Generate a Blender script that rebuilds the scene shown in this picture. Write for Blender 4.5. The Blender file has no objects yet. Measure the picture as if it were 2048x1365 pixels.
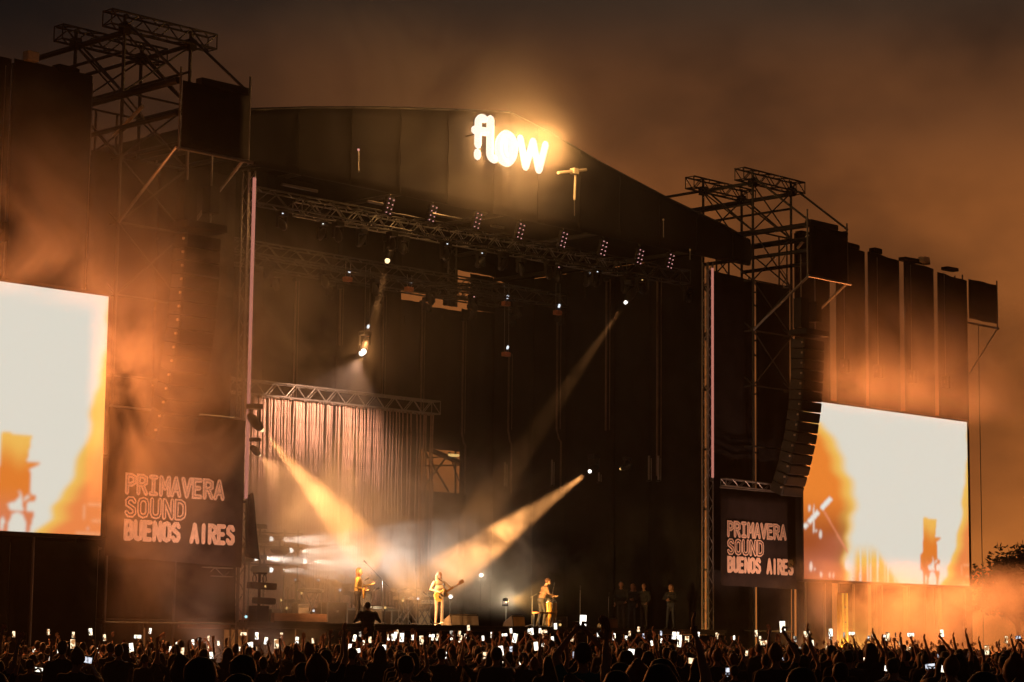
import bpy, bmesh, math, random
import numpy as np
from mathutils import Vector, Matrix, Quaternion
random.seed(7)
rng = np.random.default_rng(7)
S = bpy.context.scene
COL = S.collection
rad = math.radians

# ------------------------------------------------------------------ camera
# stage coordinates: X along the stage front, Y into the stage, Z up, metres
F_PX, PITCH, ROLL, YAW = 4504.6, rad(7.588), rad(0.629), rad(44.307)
CAM = Vector((-55.8, -54.8, 1.9))
FW = Vector((math.cos(PITCH)*math.cos(YAW), math.cos(PITCH)*math.sin(YAW), math.sin(PITCH)))
r0 = Vector((math.sin(YAW), -math.cos(YAW), 0)); u0 = r0.cross(FW)
RT = r0*math.cos(ROLL) + u0*math.sin(ROLL); UP = u0*math.cos(ROLL) - r0*math.sin(ROLL)
cd = bpy.data.cameras.new('camera'); cam = bpy.data.objects.new('camera', cd); COL.objects.link(cam)
cd.sensor_width = 36; cd.lens = F_PX/2048*36; cd.clip_start = .2; cd.clip_end = 2000
m = Matrix((RT, UP, -FW)).transposed().to_4x4(); m.translation = CAM
cam.matrix_world = m
S.camera = cam
def ray(x, y): return FW + RT*((x-1024)/F_PX) - UP*((y-682.5)/F_PX)
def P(x, y, Y):                      # photo pixel -> point on the plane at depth Y
    d = ray(x, y); return CAM + d*((Y-CAM.y)/d.y)
def PX(x, y, X):
    d = ray(x, y); return CAM + d*((X-CAM.x)/d.x)
def PD(x, y, D):                     # photo pixel -> point at horizontal distance D
    d = ray(x, y); return CAM + d*(D/math.hypot(d.x, d.y))

# ------------------------------------------------------------------ sky: night overcast lit by the city
W = bpy.data.worlds.new('World'); S.world = W; W.use_nodes = True
nt = W.node_tree; nt.nodes.clear()
def N(t, kind, **kw):
    n = t.nodes.new(kind)
    for k, v in kw.items():
        if k.startswith('_'): setattr(n, k[1:], v)
        else: n.inputs[k.replace('__', ' ')].default_value = v
    return n
def ramp(t, stops, interp='LINEAR'):
    n = t.nodes.new('ShaderNodeValToRGB'); cr = n.color_ramp; cr.interpolation = interp
    while len(cr.elements) < len(stops): cr.elements.new(0.5)
    for e, (p, c) in zip(cr.elements, stops):
        e.position = p; e.color = (c, c, c, 1) if isinstance(c, (int, float)) else (*c, 1)
    return n
tc = N(nt, 'ShaderNodeTexCoord'); sx = N(nt, 'ShaderNodeSeparateXYZ')
nt.links.new(tc.outputs['Generated'], sx.inputs[0])
g = ramp(nt, [(0, (.50, .150, .026)), (.10, (.48, .138, .024)), (.18, (.34, .104, .021)), (.235, (.17, .058, .016)), (.285, (.055, .030, .016)), (.5, (.016, .016, .015)), (1, (.010, .013, .014))], 'EASE')
nt.links.new(sx.outputs['Z'], g.inputs[0])
mp = N(nt, 'ShaderNodeMapping'); mp.inputs['Scale'].default_value = (1.9, 1.9, 3.0); mp.inputs['Location'].default_value = (0.0, 0.9, 0.2)
nt.links.new(tc.outputs['Generated'], mp.inputs[0])
nz = N(nt, 'ShaderNodeTexNoise', Scale=2.6, Detail=5.0, Roughness=.5)
nt.links.new(mp.outputs[0], nz.inputs['Vector'])
cr = ramp(nt, [(.30, .22), (.64, 1.3)], 'EASE'); nt.links.new(nz.outputs[0], cr.inputs[0])
mx = N(nt, 'ShaderNodeMix', _data_type='RGBA', _blend_type='MULTIPLY'); mx.inputs[0].default_value = 1
nt.links.new(g.outputs[0], mx.inputs[6]); nt.links.new(cr.outputs[0], mx.inputs[7])
# the city's glow: brightest over the town at the right, weaker round the rest of the horizon
dt = N(nt, 'ShaderNodeVectorMath', _operation='DOT_PRODUCT'); dt.inputs[1].default_value = (math.cos(rad(27)), math.sin(rad(27)), 0)
nt.links.new(tc.outputs['Generated'], dt.inputs[0])
gr = ramp(nt, [(.0, .20), (.80, .26), (.90, .62), (.96, .98), (1, 1.1)], 'EASE'); nt.links.new(dt.outputs['Value'], gr.inputs[0])
m2_ = N(nt, 'ShaderNodeMix', _data_type='RGBA', _blend_type='MULTIPLY'); m2_.inputs[0].default_value = 1
nt.links.new(mx.outputs[2], m2_.inputs[6]); nt.links.new(gr.outputs[0], m2_.inputs[7])
ad_ = N(nt, 'ShaderNodeMix', _data_type='RGBA', _blend_type='ADD'); ad_.inputs[0].default_value = 1; ad_.inputs[7].default_value = (.004, .0062, .0070, 1)
nt.links.new(m2_.outputs[2], ad_.inputs[6])
bg = N(nt, 'ShaderNodeBackground', Strength=.64); nt.links.new(ad_.outputs[2], bg.inputs[0])
wo = N(nt, 'ShaderNodeOutputWorld'); nt.links.new(bg.outputs[0], wo.inputs['Surface'])

vs = S.view_settings
S.display_settings.display_device = 'sRGB'
vs.view_transform = 'Standard'; vs.look = 'None'; vs.exposure = 0.0; vs.gamma = 1; vs.use_curve_mapping = False
cy = S.cycles
cy.max_bounces = 4; cy.diffuse_bounces = 2; cy.glossy_bounces = 2; cy.transmission_bounces = 2; cy.volume_bounces = 1
cy.transparent_max_bounces = 8; cy.sample_clamp_indirect = 2.0; cy.sample_clamp_direct = 0
cy.caustics_reflective = False; cy.caustics_refractive = False
cy.use_denoising = True; cy.volume_step_rate = 1.1; cy.volume_max_steps = 56; cy.adaptive_threshold = .07
try: cy.denoiser = 'OPENIMAGEDENOISE'
except Exception: pass

# ------------------------------------------------------------------ materials
MATS = {}
def mat(name, col, rough=.7, metal=0, noise=.25, scale=3.0, bump=0.0, spec=.3, emit=None, es=0, sample=True, trans=0):
    if name in MATS: return MATS[name]
    M = bpy.data.materials.new(name); M.use_nodes = True; t = M.node_tree
    b = t.nodes['Principled BSDF']
    b.inputs['Roughness'].default_value = rough; b.inputs['Metallic'].default_value = metal
    b.inputs['Specular IOR Level'].default_value = spec
    if noise:
        o = N(t, 'ShaderNodeTexCoord'); n = N(t, 'ShaderNodeTexNoise', Scale=scale, Detail=4.0)
        t.links.new(o.outputs['Object'], n.inputs['Vector'])
        r = ramp(t, [(.3, tuple(c*(1-noise) for c in col)), (.7, tuple(min(1, c*(1+noise)) for c in col))])
        t.links.new(n.outputs[0], r.inputs[0]); t.links.new(r.outputs[0], b.inputs['Base Color'])
        if bump:
            bm_ = N(t, 'ShaderNodeBump', Strength=bump, Distance=.05); t.links.new(n.outputs[0], bm_.inputs['Height']); t.links.new(bm_.outputs[0], b.inputs['Normal'])
    else: b.inputs['Base Color'].default_value = (*col, 1)
    if emit:
        b.inputs['Emission Color'].default_value = (*emit, 1); b.inputs['Emission Strength'].default_value = es
        if not sample: M.cycles.emission_sampling = 'NONE'
    MATS[name] = M
    return M
STEEL = mat('galvanised steel', (.30, .29, .28), .45, .7, .25, 6)
DARKSTEEL = mat('dark steel', (.10, .10, .10), .5, .6, .25, 6)
BLACKMETAL = mat('black painted metal', (.025, .025, .027), .5, .2)
SCRIM = mat('dark mesh scrim', (.024, .021, .022), .9, 0, .3, 1.2, .3, .1)
BLACKCLOTH = mat('black drape', (.014, .014, .015), .95, 0, .3, 1.5, .2, .05)
FASCIA = mat('black roof cloth', (.017, .017, .020), .85, 0, .25, .5, .15, .12)
BANNER = mat('banner cloth', (.030, .023, .023), .85, 0, .2, 2, .1, .1)
CREAM = mat('cream banner print', (.85, .64, .52), .8, 0, .12, 8, 0, .1)
CREAMDK = mat('banner cloth inline', (.06, .04, .04), .85, 0, .1, 2)
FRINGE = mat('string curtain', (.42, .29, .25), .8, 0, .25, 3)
FRINGE2 = mat('string curtain painted shade', (.26, .18, .16), .85, 0, .25, 3)  # darker strand copy: the dimness beside the lit bands put into the colour
SPEAKER = mat('loudspeaker paint', (.05, .048, .046), .55, 0, .2, 5)
GRILLE = mat('speaker grille', (.03, .03, .03), .7, .2, .3, 30)
DECK = mat('stage deck', (.06, .055, .05), .6, 0, .3, 2)
GROUND = mat('trampled grass', (.045, .05, .028), .95, 0, .4, .8, .5)
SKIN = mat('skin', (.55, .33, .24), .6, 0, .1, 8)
HAIRD = mat('dark hair', (.02, .014, .011), .6, 0, .2, 20)
HAIRB = mat('brown hair', (.11, .05, .025), .6, 0, .2, 20)
HAIRG = mat('fair hair', (.60, .48, .36), .6, 0, .2, 20)
WOOD = mat('amber wood', (.55, .27, .07), .35, 0, .2, 4)
CHROME = mat('chrome', (.75, .73, .70), .25, .9, .05)
CASE = mat('equipment case', (.10, .085, .07), .6, 0, .2, 4)
PALE = mat('pale equipment panel', (.55, .48, .38), .6, 0, .15, 4)
LEAF = mat('tree leaves', (.05, .06, .025), .8, 0, .4, 1)
BARK = mat('bark', (.07, .05, .035), .9, 0, .3, 4)
def glow(name, col, s, sample=False):
    return mat(name, (.02, .02, .02), .6, 0, 0, emit=col, es=s, sample=sample)
LENS_W = glow('lit white lens', (1, .95, .86), 2.5)
LENS_A = glow('lit amber lens', (1, .72, .36), 2.0)
LED_PINK = glow('pink lamp cells', (1, .46, .44), .75, False)
LED_WHITE = glow('white indicator', (.85, .92, 1), 1.1, False)
LED_AMB = glow('amber indicator', (1, .62, .2), .9, False)
LED_CYAN = glow('cyan indicator', (.5, .9, 1), 1.2, False)
TUBE_PINK = glow('pink light tube', (1, .36, .27), .45)
SIGN_LIT = glow('lit sign face', (1, .93, .80), 1.05)

# ------------------------------------------------------------------ helpers
def link(name, data, parent=None):
    o = bpy.data.objects.new(name, data); COL.objects.link(o)
    if parent is not None: o.parent = parent
    return o
def tag(o, label=None, cat=None, group=None, kind=None):
    if label: o['label'] = label
    if cat: o['category'] = cat
    if group: o['group'] = group
    if kind: o['kind'] = kind
    return o
def thing(name, label, cat, loc=(0, 0, 0), group=None):
    o = link(name, None); o.location = loc; o.empty_display_size = .2
    return tag(o, label, cat, group)
def mesh(verts, faces, material, name='mesh', smooth=False):
    me = bpy.data.meshes.new(name); me.from_pydata([tuple(v) for v in verts], [], [tuple(f) for f in faces]); 
    if material: me.materials.append(material)
    if smooth:
        for p in me.polygons: p.use_smooth = True
    me.update(); return me
def base(parent): return Vector(parent.location) if parent is not None else Vector((0, 0, 0))
CYL = {}
def unit_cyl(material, n=7):
    k = (material.name, n)
    if k not in CYL:
        v = []; f = []
        for z in (0, 1):
            for i in range(n): a = 2*math.pi*i/n; v.append((math.cos(a), math.sin(a), z))
        for i in range(n): j = (i+1) % n; f.append((i, j, n+j, n+i))
        f.append(tuple(range(n-1, -1, -1))); f.append(tuple(range(n, 2*n)))
        CYL[k] = mesh(v, f, material, 'member')
    return CYL[k]
def gbase(o):
    v = Vector((0, 0, 0))
    while o is not None: v += Vector(o.location); o = o.parent
    return v
def tube(name, p, q, r, material, parent=None, n=7):
    p = Vector(p); q = Vector(q); d = q-p
    o = link(name, unit_cyl(material, n), parent)
    o.location = p-gbase(parent)
    o.rotation_mode = 'QUATERNION'; o.rotation_quaternion = Vector((0, 0, 1)).rotation_difference(d.normalized())
    o.scale = (r, r, d.length)
    return o
BOX = {}
def unit_box(material, bev=.0):
    k = (material.name, bev)
    if k not in BOX:
        bm = bmesh.new(); bmesh.ops.create_cube(bm, size=1)
        if bev: bmesh.ops.bevel(bm, geom=bm.edges[:], offset=bev, segments=1, affect='EDGES')
        me = bpy.data.meshes.new('block'); bm.to_mesh(me); bm.free(); me.materials.append(material); BOX[k] = me
    return BOX[k]
def box(name, c, s, material, parent=None, rz=0, rx=0, ry=0, bev=.03):
    o = link(name, unit_box(material, bev), parent); o.location = Vector(c)-gbase(parent); o.scale = s
    o.rotation_euler = (rx, ry, rz); return o
def sheet(name, p00, p10, p01, p11, material, parent=None, nx=8, nz=10, amp=.04, waves=3.0, seed=0, thick=.012):
    """cloth between four corners with soft vertical folds and a real thickness"""
    p00, p10, p01, p11 = map(Vector, (p00, p10, p01, p11)); b = gbase(parent)
    n = (p10-p00).cross(p01-p00).normalized(); rr = random.Random(seed); ph = rr.random()*6; ph2 = rr.random()*6
    vs_, fs = [], []
    for side in (0, 1):
        for j in range(nz+1):
            for i in range(nx+1):
                u, v = i/nx, j/nz
                p = (p00*(1-u)+p10*u)*(1-v)+(p01*(1-u)+p11*u)*v
                edge = min(1, 4*u+.15, 4*(1-u)+.15)
                w = amp*edge*(math.sin(waves*6.28*u+ph+1.3*math.sin(3*v+ph2))+.5*math.sin(5*v+ph2+4*u))
                vs_.append(p+n*(w+side*thick)-b)
    M_ = (nx+1)*(nz+1)
    for j in range(nz):
        for i in range(nx):
            a = j*(nx+1)+i; q = (a, a+1, a+nx+2, a+nx+1); fs.append(q); fs.append(tuple(M_+k for k in reversed(q)))
    rim = [i for i in range(nx+1)]+[j*(nx+1)+nx for j in range(1, nz+1)]+[nz*(nx+1)+i for i in range(nx-1, -1, -1)]+[j*(nx+1) for j in range(nz-1, 0, -1)]
    for k in range(len(rim)): a, c = rim[k], rim[(k+1) % len(rim)]; fs.append((c, a, a+M_, c+M_))
    return link(name, mesh(vs_, fs, material, name, True), parent)
def stroke(points, r, n=8, flat=None, square=False):
    """round-ended tube through points (verts, faces); flat=(normal, factor) squashes it"""
    pts = [Vector(p) for p in points]; V, Fc = [], []
    full = []
    L = len(pts)
    for i, p in enumerate(pts):
        if i == 0: t = pts[1]-p
        elif i == L-1: t = p-pts[i-1]
        else:
            t = (pts[i+1]-p).normalized()+(p-pts[i-1]).normalized()
            if t.length < 1e-4: t = pts[i+1]-p
        k_ = 1.0
        if square and 0 < i < L-1: k_ = min(1.5, 1/max(.3, math.cos(.5*(pts[i+1]-p).angle(p-pts[i-1]))))
        full.append((p, t.normalized(), (r if not isinstance(r, (list, tuple)) else r[i])*k_))
    caps0 = [(full[0][0]-full[0][1]*full[0][2]*k, full[0][1], full[0][2]*s) for k, s in ((1, .05), (.7, .71))]
    caps1 = [(full[-1][0]+full[-1][1]*full[-1][2]*k, full[-1][1], full[-1][2]*s) for k, s in ((.7, .71), (1, .05))]
    rings = caps0+full+caps1
    ref = flat[0] if flat else None
    for (p, t, rr_) in rings:
        a = ref if ref is not None and abs(ref.dot(t)) < .95 else (Vector((0, 0, 1)) if abs(t.z) < .9 else Vector((1, 0, 0)))
        s_ = t.cross(a).normalized(); a2 = s_.cross(t).normalized()
        for k in range(n):
            an = (rad((20, 160, 200, 340)[k]) if square else 2*math.pi*k/n)
            V.append(p+s_*math.cos(an)*rr_+a2*math.sin(an)*rr_*(flat[1] if flat else 1))
    for i in range(len(rings)-1):
        for k in range(n): j = (k+1) % n; Fc.append((i*n+k, i*n+j, (i+1)*n+j, (i+1)*n+k))
    Fc.append(tuple(range(n-1, -1, -1))); e = (len(rings)-1)*n; Fc.append(tuple(range(e, e+n)))
    return V, Fc
def merge(parts):
    V, Fc = [], []
    for v, f in parts:
        o = len(V); V += list(v); Fc += [tuple(i+o for i in q) for q in f]
    return V, Fc
def strokes(name, lines, r, material, parent=None, n=8, flat=None, square=False):
    b = gbase(parent); V, Fc = merge([stroke(l, r, n, flat, square) for l in lines])
    return link(name, mesh([v-b for v in V], Fc, material, name, not square), parent)
def lamp(name, kind, loc, energy, col, parent=None, target=None, **kw):
    d = bpy.data.lights.new(name, kind); d.energy = energy; d.color = col
    for k, v in kw.items(): setattr(d, k, v)
    o = link(name, d, parent); o.location = Vector(loc)-gbase(parent)
    if target is not None: o.rotation_mode = 'QUATERNION'; o.rotation_quaternion = (Vector(target)-Vector(loc)).to_track_quat('-Z', 'Y')
    return o
def truss(name, p, q, w, n, label, cat, material=STEEL, group=None, cr=.03, br=.016, joined=False, h=None):
    """box truss: four chords and zigzag braces"""
    p, q = Vector(p), Vector(q); root = thing(name, label, cat, p, group); h = h or w
    d = (q-p).normalized(); up = Vector((0, 0, 1)) if abs(d.z) < .9 else Vector((0, 1, 0))
    s_ = d.cross(up).normalized()*(w/2); u_ = s_.cross(d).normalized()*(h/2)
    cs = [s_+u_, u_-s_, -s_-u_, s_-u_]; L = (q-p).length
    for c in cs: tube('chord', p+c, q+c, cr, material, root)
    segs = []
    for k in range(4):
        a, b_ = cs[k], cs[(k+1) % 4]
        for i in range(n):
            t0, t1 = i*L/n, (i+1)*L/n
            segs.append((p+d*t0+(a if i % 2 == 0 else b_), p+d*t1+(b_ if i % 2 == 0 else a)))
        segs.append((p+a, p+b_)); segs.append((q+a, q+b_))
    if joined:
        bm_ = strokes('bracing', [list(x) for x in segs], br, material, root, 5); bm_['kind'] = 'stuff'
    else:
        for a, b_ in segs: tube('brace', a, b_, br, material, root, 5)
    return root

# ------------------------------------------------------------------ ground and air
G = link('ground', mesh([(-330, -330, 0), (330, -330, 0), (330, 330, 0), (-330, 330, 0)], [(0, 1, 2, 3)], GROUND, 'ground')); tag(G, kind='structure')
def volume_mat(name, density, aniso, col=(1, 1, 1), noise=None):
    M = bpy.data.materials.new(name); M.use_nodes = True; t = M.node_tree; t.nodes.clear()
    o = N(t, 'ShaderNodeOutputMaterial'); v = N(t, 'ShaderNodeVolumePrincipled')
    v.inputs['Color'].default_value = (*col, 1); v.inputs['Density'].default_value = density; v.inputs['Anisotropy'].default_value = aniso
    t.links.new(v.outputs[0], o.inputs['Volume'])
    if noise:
        scale, lo, hi, off, fade = noise
        c = N(t, 'ShaderNodeTexCoord'); mp = N(t, 'ShaderNodeMapping'); mp.inputs['Location'].default_value = off
        t.links.new(c.outputs['Object'], mp.inputs[0])
        n = N(t, 'ShaderNodeTexNoise', Scale=scale, Detail=5.0, Roughness=.6, Distortion=.9); t.links.new(mp.outputs[0], n.inputs['Vector'])
        r = ramp(t, [(lo, 0.0), (hi, 1.0)], 'EASE'); t.links.new(n.outputs[0], r.inputs[0])
        # soft ends: generated coordinates fade to nothing at every face of the box
        sp = N(t, 'ShaderNodeSeparateXYZ'); t.links.new(c.outputs['Generated'], sp.inputs[0]); last = r.outputs[0]
        for ax, (f0, f1) in zip('XYZ', fade):
            rr_ = ramp(t, [(0, 1.0 if f0 == 0 else 0.0), (max(f0, .001), 1.0), (1-max(f1, .001), 1.0), (1, 1.0 if f1 == 0 else 0.0)], 'EASE')
            t.links.new(sp.outputs[ax], rr_.inputs[0])
            mu = N(t, 'ShaderNodeMath', _operation='MULTIPLY'); t.links.new(last, mu.inputs[0]); t.links.new(rr_.outputs[0], mu.inputs[1]); last = mu.outputs[0]
        mu = N(t, 'ShaderNodeMath', _operation='MULTIPLY'); mu.inputs[1].default_value = density; t.links.new(last, mu.inputs[0]); t.links.new(mu.outputs[0], v.inputs['Density'])
    return M
def volume_box(name, lo, hi, M, label):
    lo, hi = Vector(lo), Vector(hi); c = (lo+hi)/2; s = hi-lo
    bm = bmesh.new(); bmesh.ops.create_cube(bm, size=1); bmesh.ops.scale(bm, vec=s, verts=bm.verts)
    me = bpy.data.meshes.new(name); bm.to_mesh(me); bm.free(); me.materials.append(M)
    o = link(name, me); o.location = c; tag(o, label, 'smoke', None, 'stuff'); return o
hz = volume_box('haze', (-340, -340, -1), (340, 340, 27), volume_mat('haze air', .00011, .6, (1, .95, .92)), 'thin smoky night haze hanging over the whole site')
EDGE = ((.15, .15), (.2, .2), (.05, .35))
volume_box('stage_smoke', (-11.8, -1.0, 2.5), (6.5, 11.8, 9.8), volume_mat('stage smoke', .42, .35, (1, .95, .9), (.50, .38, .62, (3.1, 7.7, 1.2), ((.02, .5), (.22, .05), (.20, .6)))), 'pale smoke rolling over the stage floor in the light beams')
volume_box('stage_smoke', (-11.3, -1.6, 5.0), (11.2, 11.8, 16.5), volume_mat('upper stage smoke', .009, .35, (1, .95, .9), (.30, .25, .60, (5.1, 2.7, 6.2), ((.02, .15), (.10, .05), (.15, .25)))), 'thin even smoke under the stage roof that shows the beams')
volume_box('sign_glow_smoke', (-15, -4.0, 15.0), (9.5, -1.3, 24.0), volume_mat('sign glow smoke', .022, .5, (1, .95, .9), (.22, .26, .64, (7.2, 1.7, 2.3), ((.25, .25), (.25, .02), (.2, .35)))), 'thin smoke added for the glow around the lit roof sign')  # local smoke added to carry the sign's glow and wisps over the roof
volume_box('screen_glow_smoke', (12.5, -3.6, 11.0), (37, -1.2, 17.6), volume_mat('screen glow smoke', .18, .5, (1, .95, .9), (.3, .24, .66, (1.2, 9.7, 4.3), ((.2, .25), (.25, .02), (.30, .65)))), 'thin smoke added for the glow above the right video screen')  # local smoke added to carry the glow around each screen
volume_box('screen_glow_smoke', (-33, -3.6, 10.9), (-12.0, -1.2, 18.0), volume_mat('left screen glow smoke', .19, .5, (1, .95, .9), (.32, .28, .66, (5.2, 3.7, 8.3), ((.2, .25), (.25, .02), (.25, .6)))), 'orange smoke added for the glow above the left video screen')
volume_box('wing_smoke', (-18.5, -4.6, .3), (-10.2, -1.15, 15.5), volume_mat('left wing smoke', .20, .4, (1, .93, .88), (.36, .34, .68, (1.2, 4.7, .3), ((.06, .12), (.3, .03), (.2, .35)))), 'brown smoke drifting in front of the left wing and its banner')
volume_box('wing_smoke', (11.5, -7.0, .2), (38, -1.2, 5.4), volume_mat('right wing smoke', .26, .4, (1, .93, .88), (.34, .38, .66, (4.2, 1.7, 5.3), ((.15, .15), (.2, .03), (0, .4)))), 'orange lit smoke low in front of the right wing')

# ------------------------------------------------------------------ stage platform and roof
ZF = 2.40
sp = thing('stage_platform', 'black stage platform with a dark skirt behind the crowd', 'stage', (0, 0, 0))
box('deck', (0, 6.4, ZF-.09), (23.2, 13.8, .18), DECK, sp, bev=.004)
box('edge_trim', (0, -.53, ZF-.06), (23.2, .06, .10), BLACKMETAL, sp, bev=.01)
for i in range(12):
    x = -11.6+i*23.2/12
    sheet('skirt_panel', (x+.02, -.46, 0), (x+1.92, -.46, 0), (x+.02, -.46, ZF-.2), (x+1.92, -.46, ZF-.2), BLACKCLOTH, sp, 6, 4, .02, 2, i)
rf = thing('stage_roof', 'dark gabled stage roof with a wide black front fascia below the lit sign', 'roof', (0, 0, 16.65))
TOPL = [(-13.3, 17.7), (-12.05, 18.36), (-9.48, 18.88), (-6.43, 19.43), (-3.19, 19.94), (-.3, 20.36)]
TOPR = [(-.3, 20.36), (1.82, 19.97), (4.51, 19.32), (8.49, 18.53), (11.8, 17.98), (13.3, 17.62)]
def fascia(name, top, seed):
    xs = np.linspace(top[0][0], top[-1][0], 28); zs = np.interp(xs, [t[0] for t in top], [t[1] for t in top])
    rr = random.Random(seed); V, Fc = [], []; nz_ = 9
    for side, y in ((0, -.42), (1, -.30)):
        for j in range(nz_+1):
            for x, z in zip(xs, zs):
                v = j/nz_; wob = .05*math.sin(x*1.1+seed)*math.sin(3.14*v)+.02*math.sin(x*4+v*3)
                V.append((x, y+wob, 16.65+(z-16.65)*v-16.65))
    n = len(xs); M_ = n*(nz_+1)
    for j in range(nz_):
        for i in range(n-1):
            a = j*n+i; Fc.append((a, a+1, a+n+1, a+n)); Fc.append((M_+a+n, M_+a+n+1, M_+a+1, M_+a))
    for i in range(n-1):
        Fc.append((i+1, i, M_+i, M_+i+1)); a = nz_*n+i; Fc.append((a, a+1, M_+a+1, M_+a))
    for j in range(nz_):
        for i in (0, n-1): a = j*n+i; Fc.append((a, a+n, M_+a+n, M_+a))
    o = link(name, mesh(V, Fc, FASCIA, name, True), rf); return o
fascia('fascia', TOPL, 1); fascia('fascia', TOPR, 2)
for top in (TOPL, TOPR):
    strokes('edge_tube', [[(x, -.36, z+.03) for x, z in top]], .06, DARKSTEEL, rf, 6)
    V = []; Fc = []
    for k, (x, z) in enumerate(top):
        V += [(x, -.28, z-.05-16.65), (x, 13.2, z-.05-16.65), (x, 13.2, z-.25-16.65), (x, -.28, z-.25-16.65)]
    for k in range(len(top)-1):
        a = 4*k
        for e in range(4): Fc.append((a+e, a+(e+1) % 4, a+4+(e+1) % 4, a+4+e))
    link('roof_slope', mesh(V, Fc, BLACKCLOTH, 'roof_slope'), rf)
for x in np.linspace(-12.2, 12.2, 12):
    z = np.interp(x, [t[0] for t in TOPL[:-1]+TOPR], [t[1] for t in TOPL[:-1]+TOPR])
    strokes('seam', [[(x+.03*math.sin(k*2.1+x), -.44+.05*math.sin(x*1.1+(1 if x < -.3 else 2))*math.sin(3.14*k/8)+.02*math.sin(x*4+k/8*3), 16.66+(z-16.70)*k/8) for k in range(9)]], .016, BLACKCLOTH, rf, 5)
for x in np.linspace(-12.5, 12.5, 9):
    z = np.interp(x, [t[0] for t in TOPL[:-1]+TOPR], [t[1] for t in TOPL[:-1]+TOPR])-.45
    tube('rafter', (x, .3, z), (x, 13, z), .09, DARKSTEEL, rf)
for x0, x1 in ((570, 640), (868, 925), (985, 1010), (740, 770)):
    a, b = P(x0, 0, .2), P(x1, 0, .2)
    tube('lower_rail', (a.x, .12, 16.35), (b.x, .12, 16.35), .05, STEEL, rf)

# front masts with a lit tube
for sgn, lab in ((-1, 'slim pink lit mast left of the stage opening beside the banner'), (1, 'slim pink lit mast right of the stage opening')):
    t = thing('front_mast', lab, 'mast', (sgn*11.45, 0, 0), 'masts framing the stage opening')
    X = sgn*11.45
    for dx, dy in ((-.14, .1), (.14, .1), (.14, .38), (-.14, .38)): tube('chord', (X+dx, dy, 0), (X+dx, dy, 16.6), .03, STEEL, t)
    segs = []
    for k in range(42):
        z0, z1 = .2+k*.39, .2+(k+1)*.39; a = -.14 if k % 2 else .14
        segs += [[(X+a, .1, z0), (X-a, .1, z1)], [(X-.14, .24+a, z0), (X-.14, .24-a, z1)]]
    strokes('bracing', segs, .014, STEEL, t, 5)['kind'] = 'stuff'
    tube('light_tube', (X-.02*sgn, -.02, 6.2 if sgn < 0 else 8.2), (X-.02*sgn, -.02, 16.35), .055 if sgn < 0 else .05, TUBE_PINK, t, 10)
    tube('tube_bracket', (X, -.02, 6.1 if sgn < 0 else 8.1), (X, .12, 6.1 if sgn < 0 else 8.1), .04, DARKSTEEL, t)
tag(sheet('furled_drape', (-11.5, -.12, 4.4), (-11.0, -.25, 4.3), (-11.45, -.12, 6.3), (-11.25, -.12, 6.4), BLACKCLOTH, None, 6, 10, .10, 1.2, 4), 'black bundled drape sagging from the left mast beside the banner', 'drape')

# stage interior: back wall at Y=12 with openings, right side wall at X=11.5
bw = thing('back_wall', 'black drape wall at the back of the stage with two open gaps', 'wall', (0, 12, ZF))
def drape(parent, x0, x1, z0, z1, seed, Y=12.0):
    Y += .14*(seed % 2); x1 += .42 if seed in (1, 2, 3, 4, 6, 7) else .07
    sheet('drape_panel', (x0, Y, z0), (x1, Y, z0), (x0, Y, z1), (x1, Y, z1), BLACKCLOTH, parent, 8, 8, .06, 2.5, seed)
drape(bw, -11.5, -6, ZF, 19.0, 1); drape(bw, -5.95, -1.5, ZF, 19.8, 2); drape(bw, -1.45, 2.6, ZF, 19.8, 3); drape(bw, 2.65, 5.7, ZF, 19.2, 4)
drape(bw, 5.75, 7.4, ZF, 15.72, 5); drape(bw, 7.42, 9.55, ZF, 7.95, 6); drape(bw, 7.42, 9.55, 9.7, 15.6, 7); drape(bw, 9.58, 11.5, ZF, 15.7, 8)
drape(bw, 5.75, 8.6, 16.15, 19.0, 9); drape(bw, 8.62, 11.5, 17.3, 18.4, 10); drape(bw, 8.62, 9.4, 15.75, 17.9, 11); drape(bw, 10.1, 11.5, 15.72, 16.2, 12); drape(bw, 10.2, 11.5, 16.25, 17.28, 13)
sw = thing('side_wall', 'black drape wall along the far right side inside the stage', 'wall', (11.6, 0, ZF))
for i in range(5):
    y0 = .7+i*2.26
    xw = 11.6+.14*(i % 2); sheet('drape_panel', (xw, y0-.03, ZF), (xw, y0+2.66, ZF), (xw, y0-.03, 17.0), (xw, y0+2.66, 17.0), BLACKCLOTH, sw, 7, 8, .06, 2.2, 20+i)
sw2 = thing('side_wall', 'black drape wall along the near left side inside the stage', 'wall', (-11.7, 0, ZF))
for i in range(5):
    y0 = .8+i*2.24
    xw = -11.7-.14*(i % 2); sheet('drape_panel', (xw, y0-.03, ZF), (xw, y0+2.6, ZF), (xw, y0-.03, 17.0), (xw, y0+2.6, 17.0), BLACKCLOTH, sw2, 6, 6, .05, 2, 30+i)
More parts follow.
